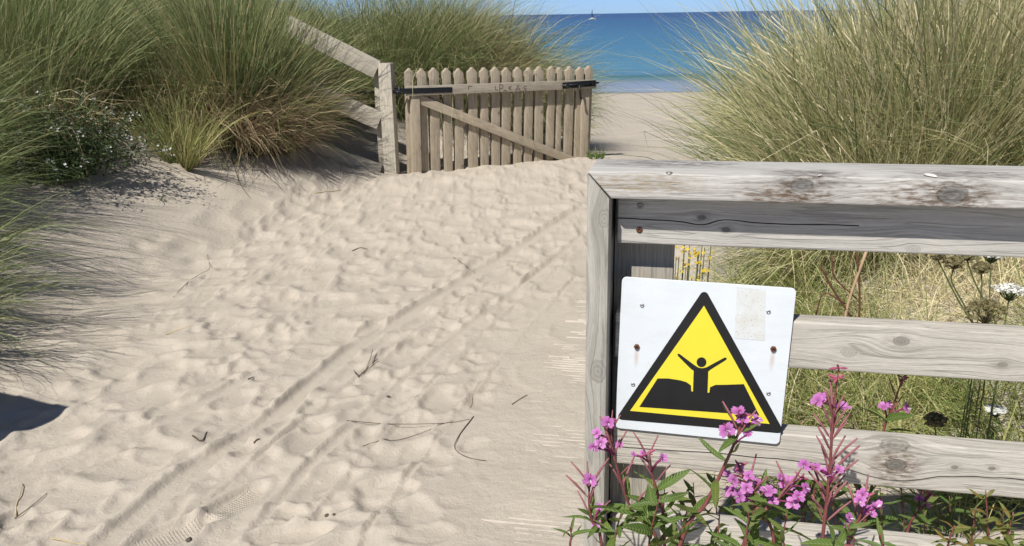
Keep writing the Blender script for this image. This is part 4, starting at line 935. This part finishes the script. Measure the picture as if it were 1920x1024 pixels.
# leafy shoots
shoots = [([(1068, 1040), (1072, 1010), (1068, 988)], 1.28, 8, .05, LEAVES, 'leafy shoot at the very bottom beside the sand path, left of the fence post'),
 ([(1150, 1050), (1155, 1000), (1165, 960)], 1.32, 14, .07, LEAVES, 'leafy shoot in front of the foot of the fence end board'),
 ([(1215, 1050), (1222, 990), (1238, 930)], 1.25, 14, .095, LEAVES, 'big leaved shoot in front of the pale post base'),
 ([(1265, 1060), (1275, 1010), (1290, 950)], 1.30, 14, .085, LEAVES, 'leafy shoot below the middle of the sign'),
 ([(1330, 1060), (1345, 1010), (1350, 950)], 1.32, 14, .08, LEAVES, 'leafy shoot below the right part of the sign'),
 ([(1395, 1060), (1400, 1000), (1405, 955)], 1.22, 12, .075, LEAVES, 'leafy shoot under the dense flower cluster'),
 ([(1470, 1060), (1468, 1010), (1476, 960)], 1.24, 12, .07, LEAVES, 'leafy shoot left of the tall spike base'),
 ([(1560, 1060), (1600, 1020), (1590, 985)], 1.22, 9, .06, LEAVES, 'low leafy shoot right of the tall spike base'),
 ([(1650, 1060), (1655, 1030), (1650, 1000)], 1.22, 7, .06, LEAVES, 'low leafy shoot in front of the bottom rail'),
 ([(1810, 1060), (1822, 1010), (1830, 950)], 1.28, 22, .058, LEAVES2, 'yellowing leafy plant at the bottom right, left of its twin'),
 ([(1850, 1060), (1852, 990), (1848, 920)], 1.30, 22, .055, LEAVES2, 'tallest yellowing leafy plant at the bottom right, in front of the lowest visible rail'),
 ([(1905, 1060), (1890, 1010), (1900, 960)], 1.30, 22, .06, LEAVES2, 'yellowing leafy plant in the bottom right corner'),
 ([(1770, 1060), (1778, 1020), (1790, 985)], 1.24, 10, .055, LEAVES2, 'small yellowing shoot left of the bottom right plants')]
for i, (sp_, dp, nl, ll, lset, lb_) in enumerate(shoots):
    fireweed(lb_, sp_, dp, (), 0, (0, 1), nl, (-.45, 1.0), ll, 0, 'leafy_shoot', .0026, 'leafy shoots at the foot of the fence', lset, 20 + i, cat='plant')
dark = [(1300, 905), (1340, 890), (1275, 930), (1375, 900), (1420, 915), (1462, 905), (1505, 920), (1560, 905), (1610, 900), (1650, 915), (1690, 905), (1730, 920), (1780, 930), (1520, 800), (1500, 790), (1600, 795), (1880, 950), (1470, 960), (1640, 960), (1700, 965), (1760, 970), (1570, 955)]
ORD = 'leftmost,second,third,fourth,fifth,sixth,seventh,eighth,ninth,tenth,eleventh,twelfth,thirteenth,fourteenth,fifteenth,sixteenth,seventeenth,eighteenth,nineteenth,twentieth,twenty-first,rightmost'.split(',')
for i, (px, py) in enumerate(sorted(dark)):
    fireweed('dark shaded leafy shoot behind the near fence, %s%s' % (ORD[i], ' counted from the left' if 0 < i < 21 else ' of its row'), [(px + 6, py + 130), (px + 3, py + 60), (px, py)], 1.72 + .12 * (i % 3), (), 0, (0, 1), 16, (-.4, 1.), .075, 0, 'leafy_shoot', .0026, 'shaded leafy shoots behind the fence', LEAVES, 50 + i, cat='plant')

# ================================================================== wild carrot behind the fence
UM = plain('umbel_white', (.72, .72, .66), .7, .2, var=.1); STG = plain('umbel_stalk', (.09, .12, .04), .6, .3); SEEDM = plain('umbel_seed', (.23, .20, .10), .8, .2, var=.35, scale=200)
Vf, Tf = petal_flower_mesh('f', 5, 1., .2, .5)
def umbel(px, py, Y, r, label, stalk_px, kind='white', group='wild carrot behind the fence'):
    top = at_y(px, py, Y); base = at_y(*stalk_px[-1], Y); root = empty('wild_carrot', base); tag(root, label, 'wild carrot', group)
    pts = curve_pts([top - Vector((0, 0, r * .9))] + [at_y(*p, Y) for p in stalk_px], 10)
    g_ = pts[-1].copy(); g_.z = float(terr(g_.x, g_.y)) - .02
    if g_.z < pts[-1].z: pts.append(g_)
    obj('stalk', tube('stalk', [p - base for p in pts], .0018, 6), STG, root)
    VV = []; QQ = []; TT = []; ends = []; c = top - base - Vector((0, 0, r * .9))
    for k in range(26):
        th = 2.4 * k; f = sqrt((k + .5) / 26)
        e = c + (Vector((cos(th) * f * r, sin(th) * f * r, r * (.85 + .1 * (1 - f * f)))) if kind == 'white' else Vector((cos(th) * f, sin(th) * f, .3 + sqrt(max(0, 1 - f * f)))) * r * .95)
        mid = c.lerp(e, .5) + (Vector((0, 0, -.1 * r)) if kind == 'white' else (e - c - Vector((0, 0, r * .5))) * .35)
        v, q, t = tube_arrays([c, mid, e], .0011, 4, len(VV)); VV += [tuple(x) for x in v]; QQ += q; TT += t; ends.append(e)
    tag(obj('rays', mesh_np('rays', VV, QQ, TT), STG if kind == 'white' else SEEDM, root), kind='stuff')
    pos = []
    for e in ends:
        for j in range(16 if kind == 'white' else 22):
            s = r * .13; pos.append(e + Vector((random.gauss(0, s), random.gauss(0, s), abs(random.gauss(0, s * .5)))))
    scl = [random.uniform(.0024, .0042) for _ in pos] if kind == 'white' else [random.uniform(.003, .0052) for _ in pos]
    tag(obj('florets' if kind == 'white' else 'seeds', scatter_mesh('florets', Vf, Tf, pos, scl, .35 if kind == 'white' else 1.2), UM if kind == 'white' else SEEDM, root), kind='stuff')
umbel(1868, 768, 2.3, .028, 'white wild carrot umbel low behind the fence, just above the lowest visible rail', [(1872, 830), (1880, 900)])
umbel(1895, 542, 2.0, .036, 'white wild carrot umbel at the right edge above the middle rail', [(1885, 600), (1872, 700)])
umbel(1860, 478, 2.1, .026, 'white wild carrot umbel just under the upper rail', [(1856, 540), (1850, 640)])
umbel(1850, 578, 1.85, .042, 'large brown nest-shaped wild carrot seed head peeping over the middle rail', [(1850, 640), (1846, 720)], 'seed')
umbel(1790, 490, 1.95, .021, 'green wild carrot seed head with curved stalk, left of three', [(1785, 530), (1815, 585), (1838, 640)], 'seed')
umbel(1815, 478, 1.95, .016, 'dark small wild carrot seed head under the upper rail, middle of three', [(1828, 530), (1860, 590), (1880, 640)], 'seed')
umbel(1842, 500, 2.0, .020, 'green wild carrot seed head right of the curved stalks', [(1840, 545), (1828, 640)], 'seed')
umbel(1760, 478, 1.9, .014, 'dark wild carrot seed head whose long stalk bends right under the upper rail', [(1770, 510), (1795, 560), (1835, 625)], 'seed')
umbel(1755, 785, 1.9, .024, 'shaded brown wild carrot seed head low behind the fence', [(1756, 830), (1758, 900)], 'seed')
# dead red-brown dock stalk
deadm = plain('dead_stalk', (.13, .055, .035), .8, .2, var=.3, scale=50); pale = plain('pale_dry_stalk', (.42, .30, .18), .8, .2)
dk_ = empty('dead_stalk', at_y(1600, 640, 2.2)); tag(dk_, 'dead red-brown branching stalk with a pale dry stem, between the two upper rails', 'dead plant')
for i, (pp, r_, m_) in enumerate([([(1606, 640), (1612, 560), (1606, 470)], .004, deadm), ([(1580, 640), (1590, 570), (1625, 470)], .006, pale), ([(1600, 600), (1560, 540), (1540, 500)], .004, deadm), ([(1585, 570), (1545, 550), (1530, 590)], .003, deadm), ([(1606, 560), (1565, 520), (1560, 480)], .003, deadm)]):
    obj('branch', tube('branch', [p - dk_.location for p in curve_pts([at_y(*q, 2.2) for q in pp], 8)], r_ * .7, 6), m_, dk_)
yel = plain('yellow_petal', (.55, .40, .03), .6, .3)
yb = empty('yellow_bedstraw', at_y(1300, 530, 2.6)); tag(yb, 'small yellow flowered plant behind the fence, right of the post', 'wildflower')
pos = [at_y(random.gauss(1298, 18), random.gauss(488, 22), 2.55) - yb.location for _ in range(70)]
tag(obj('yellow_flowers', scatter_mesh('yellow_flowers', Vf, Tf, pos, [random.uniform(.005, .008) for _ in pos], .7), yel, yb), kind='stuff')
VV = []; QQ = []; TT = []
for p in pos[::3]:
    v, q, t = tube_arrays([p, p + Vector((0, .02, -.16))], .0016, 4, len(VV)); VV += [tuple(x) for x in v]; QQ += q; TT += t
tag(obj('stems', mesh_np('stems', VV, QQ, TT), STG, yb), kind='stuff')

# ================================================================== twigs and straws on the sand
TW = plain('twig_dark', (.09, .065, .045), .85, .2, var=.3, scale=90); STW = plain('straw', (.50, .40, .22), .7, .2, var=.2, scale=60)
deb = [
 ([(650, 790), (730, 797), (830, 795), (880, 787)], .0016, TW, 'long thin dark stem lying straight across the middle of the path', 'stem'),
 ([(680, 836), (760, 815), (850, 790)], .0014, TW, 'thin dark stem slanting below the long straight stem', 'stem'),
 ([(888, 782), (862, 815), (853, 845), (880, 860), (912, 866)], .0018, TW, 'hooked dark stem on the boardwalk edge', 'stem'),
 ([(672, 706), (688, 690), (708, 672)], .0022, TW, 'knobbly twig tuft on the path left of centre', 'twig'),
 ([(362, 823), (378, 830), (388, 808)], .003, TW, 'short bent dark twig beside the wheel track', 'twig'),
 ([(476, 832), (488, 828)], .004, TW, 'stubby dark twig in the wheel track', 'twig'),
 ([(466, 716), (476, 706)], .003, TW, 'tiny dark stick on the dimpled sand', 'twig'),
 ([(960, 760), (985, 742), (990, 741)], .0016, TW, 'small bent stem on the boardwalk', 'stem'),
 ([(28, 958), (34, 930), (42, 905)], .0022, STW, 'upright pale straw at the lower left', 'straw'),
 ([(25, 962), (60, 945), (88, 925)], .0016, TW, 'dark straw beside the pale one at the lower left', 'straw'),
 ([(95, 1008), (130, 1012), (165, 1023)], .002, STW, 'pale straw at the bottom edge', 'straw'),
 ([(310, 622), (340, 616), (362, 614)], .0022, STW, 'short pale straw left of the dimpled sand', 'straw'),
 ([(325, 555), (360, 525), (392, 505), (388, 478)], .0018, TW, 'wavy stem near the streaky grass shadow', 'stem'),
 ([(590, 362), (620, 360), (640, 357)], .004, STW, 'pale straw on the sand below the dune fence', 'straw'),
 ([(850, 480), (868, 498), (890, 510)], .0018, TW, 'curved stem on the sand in front of the gate', 'stem'),
 ([(880, 765), (900, 716), (960, 722)], .001, STW, 'hair-thin straw near the boardwalk', 'straw'),
 ([(435, 300), (450, 345), (470, 372)], .003, G_DARK, 'dark green blade lying on the sand below the sparse shoots', 'blade'),
 ([(660, 466), (675, 462), (690, 466)], .003, TW, 'small dark twig far up the path', 'twig'),
]
for pp, r_, m_, lb_, nm in deb:
    P = curve_pts([sand_px(*q, .003) for q in pp], 12)
    P = [Vector((p.x, p.y, max(p.z, gz(p.x, p.y) + r_ * .6))) for p in P]; o0 = P[0].copy()
    o = obj(nm if nm != 'blade' else 'fallen_grass', tube(nm, [p - o0 for p in P], [r_ * (1.1 - .6 * i / len(P)) for i in range(len(P))], 5), m_, None, o0); tag(o, lb_, nm)
# twig tuft sprigs
tt = next(o for o in C.objects if o.get('label') == 'knobbly twig tuft on the path left of centre')
for q in [[(680, 698), (700, 694), (712, 688)], [(678, 700), (692, 700), (704, 697)], [(686, 692), (694, 682), (700, 670)], [(672, 706), (664, 700), (668, 710)]]:
    P = [sand_px(*u, .006 + .012 * i) for i, u in enumerate(q)]; obj('sprig', tube('sprig', [p - tt.location for p in P], .0014, 5), TW, tt)
def lump(px, py, r, label):
    bm = bmesh.new(); bmesh.ops.create_icosphere(bm, subdivisions=2, radius=r)
    for v in bm.verts: v.co *= 1 + random.uniform(-.25, .25); v.co.z *= .6
    me = bpy.data.meshes.new('pebble'); bm.to_mesh(me); bm.free(); o = obj('pebble', me, PEB, None, sand_px(px, py, r * .3)); tag(o, label, 'pebble', 'crumbs on the sand')
PEB = plain('dark_crumb', (.10, .085, .06), .9, .2, var=.3, scale=150)
for px, py, r, lb_ in [(728, 742, .008, 'dark crumb below the twig tuft'), (612, 960, .008, 'dark crumb in a dip near the bottom edge'), (626, 962, .006, 'smaller dark crumb touching the one near the bottom edge'), (354, 1012, .010, 'largest dark crumb at the bottom edge')]: lump(px, py, r, lb_)

# ================================================================== far sailing boat
bd = 5.0 / .0075; bp = at_y(1110, 37.5, 800.); bp.z = SEA_Z
boat = empty('sailing_boat', bp, radians(8)); tag(boat, 'tiny white sailing boat far out near the horizon', 'boat')
hw = plain('boat_white', (.75, .75, .72), .4, .4)
secs = [(-2.6, .55, 1.0), (-1.2, .95, .95), (.6, 1.0, .95), (2.0, .6, 1.05), (3.3, .03, 1.25)]; V = []; Q = []
for x, wd, tp in secs:
    for yv, zv in ((-wd, tp), (-wd * .75, .2), (0, -.4), (wd * .75, .2), (wd, tp)): V.append((x, yv, zv))
for i in range(4):
    for k in range(5): k2 = (k + 1) % 5; Q.append((i * 5 + k, i * 5 + k2, i * 5 + 5 + k2, i * 5 + 5 + k))
obj('hull', mesh_np('hull', V, Q, [(0, 1, 2), (0, 2, 3), (0, 3, 4)], smooth=False), hw, boat)
obj('cabin', slab('cabin', [(-1., .9), (1.2, .9), (.8, 1.5), (-1., 1.5)], 1., .1), hw, boat, (0, -.5, 0))
obj('mast', tube('mast', [(.3, 0, .8), (.3, 0, 8.6)], [.11, .07], 6), TW, boat)
obj('furled_sail', tube('furled_sail', [(.2, 0, 1.9), (-.2, 0, 5.5), (.15, 0, 8.2)], [.32, .42, .06], 6), plain('sail_dark', (.04, .045, .07)), boat)
obj('boom', tube('boom', [(.3, 0, 1.8), (-2.4, 0, 1.9)], .09, 6), TW, boat)
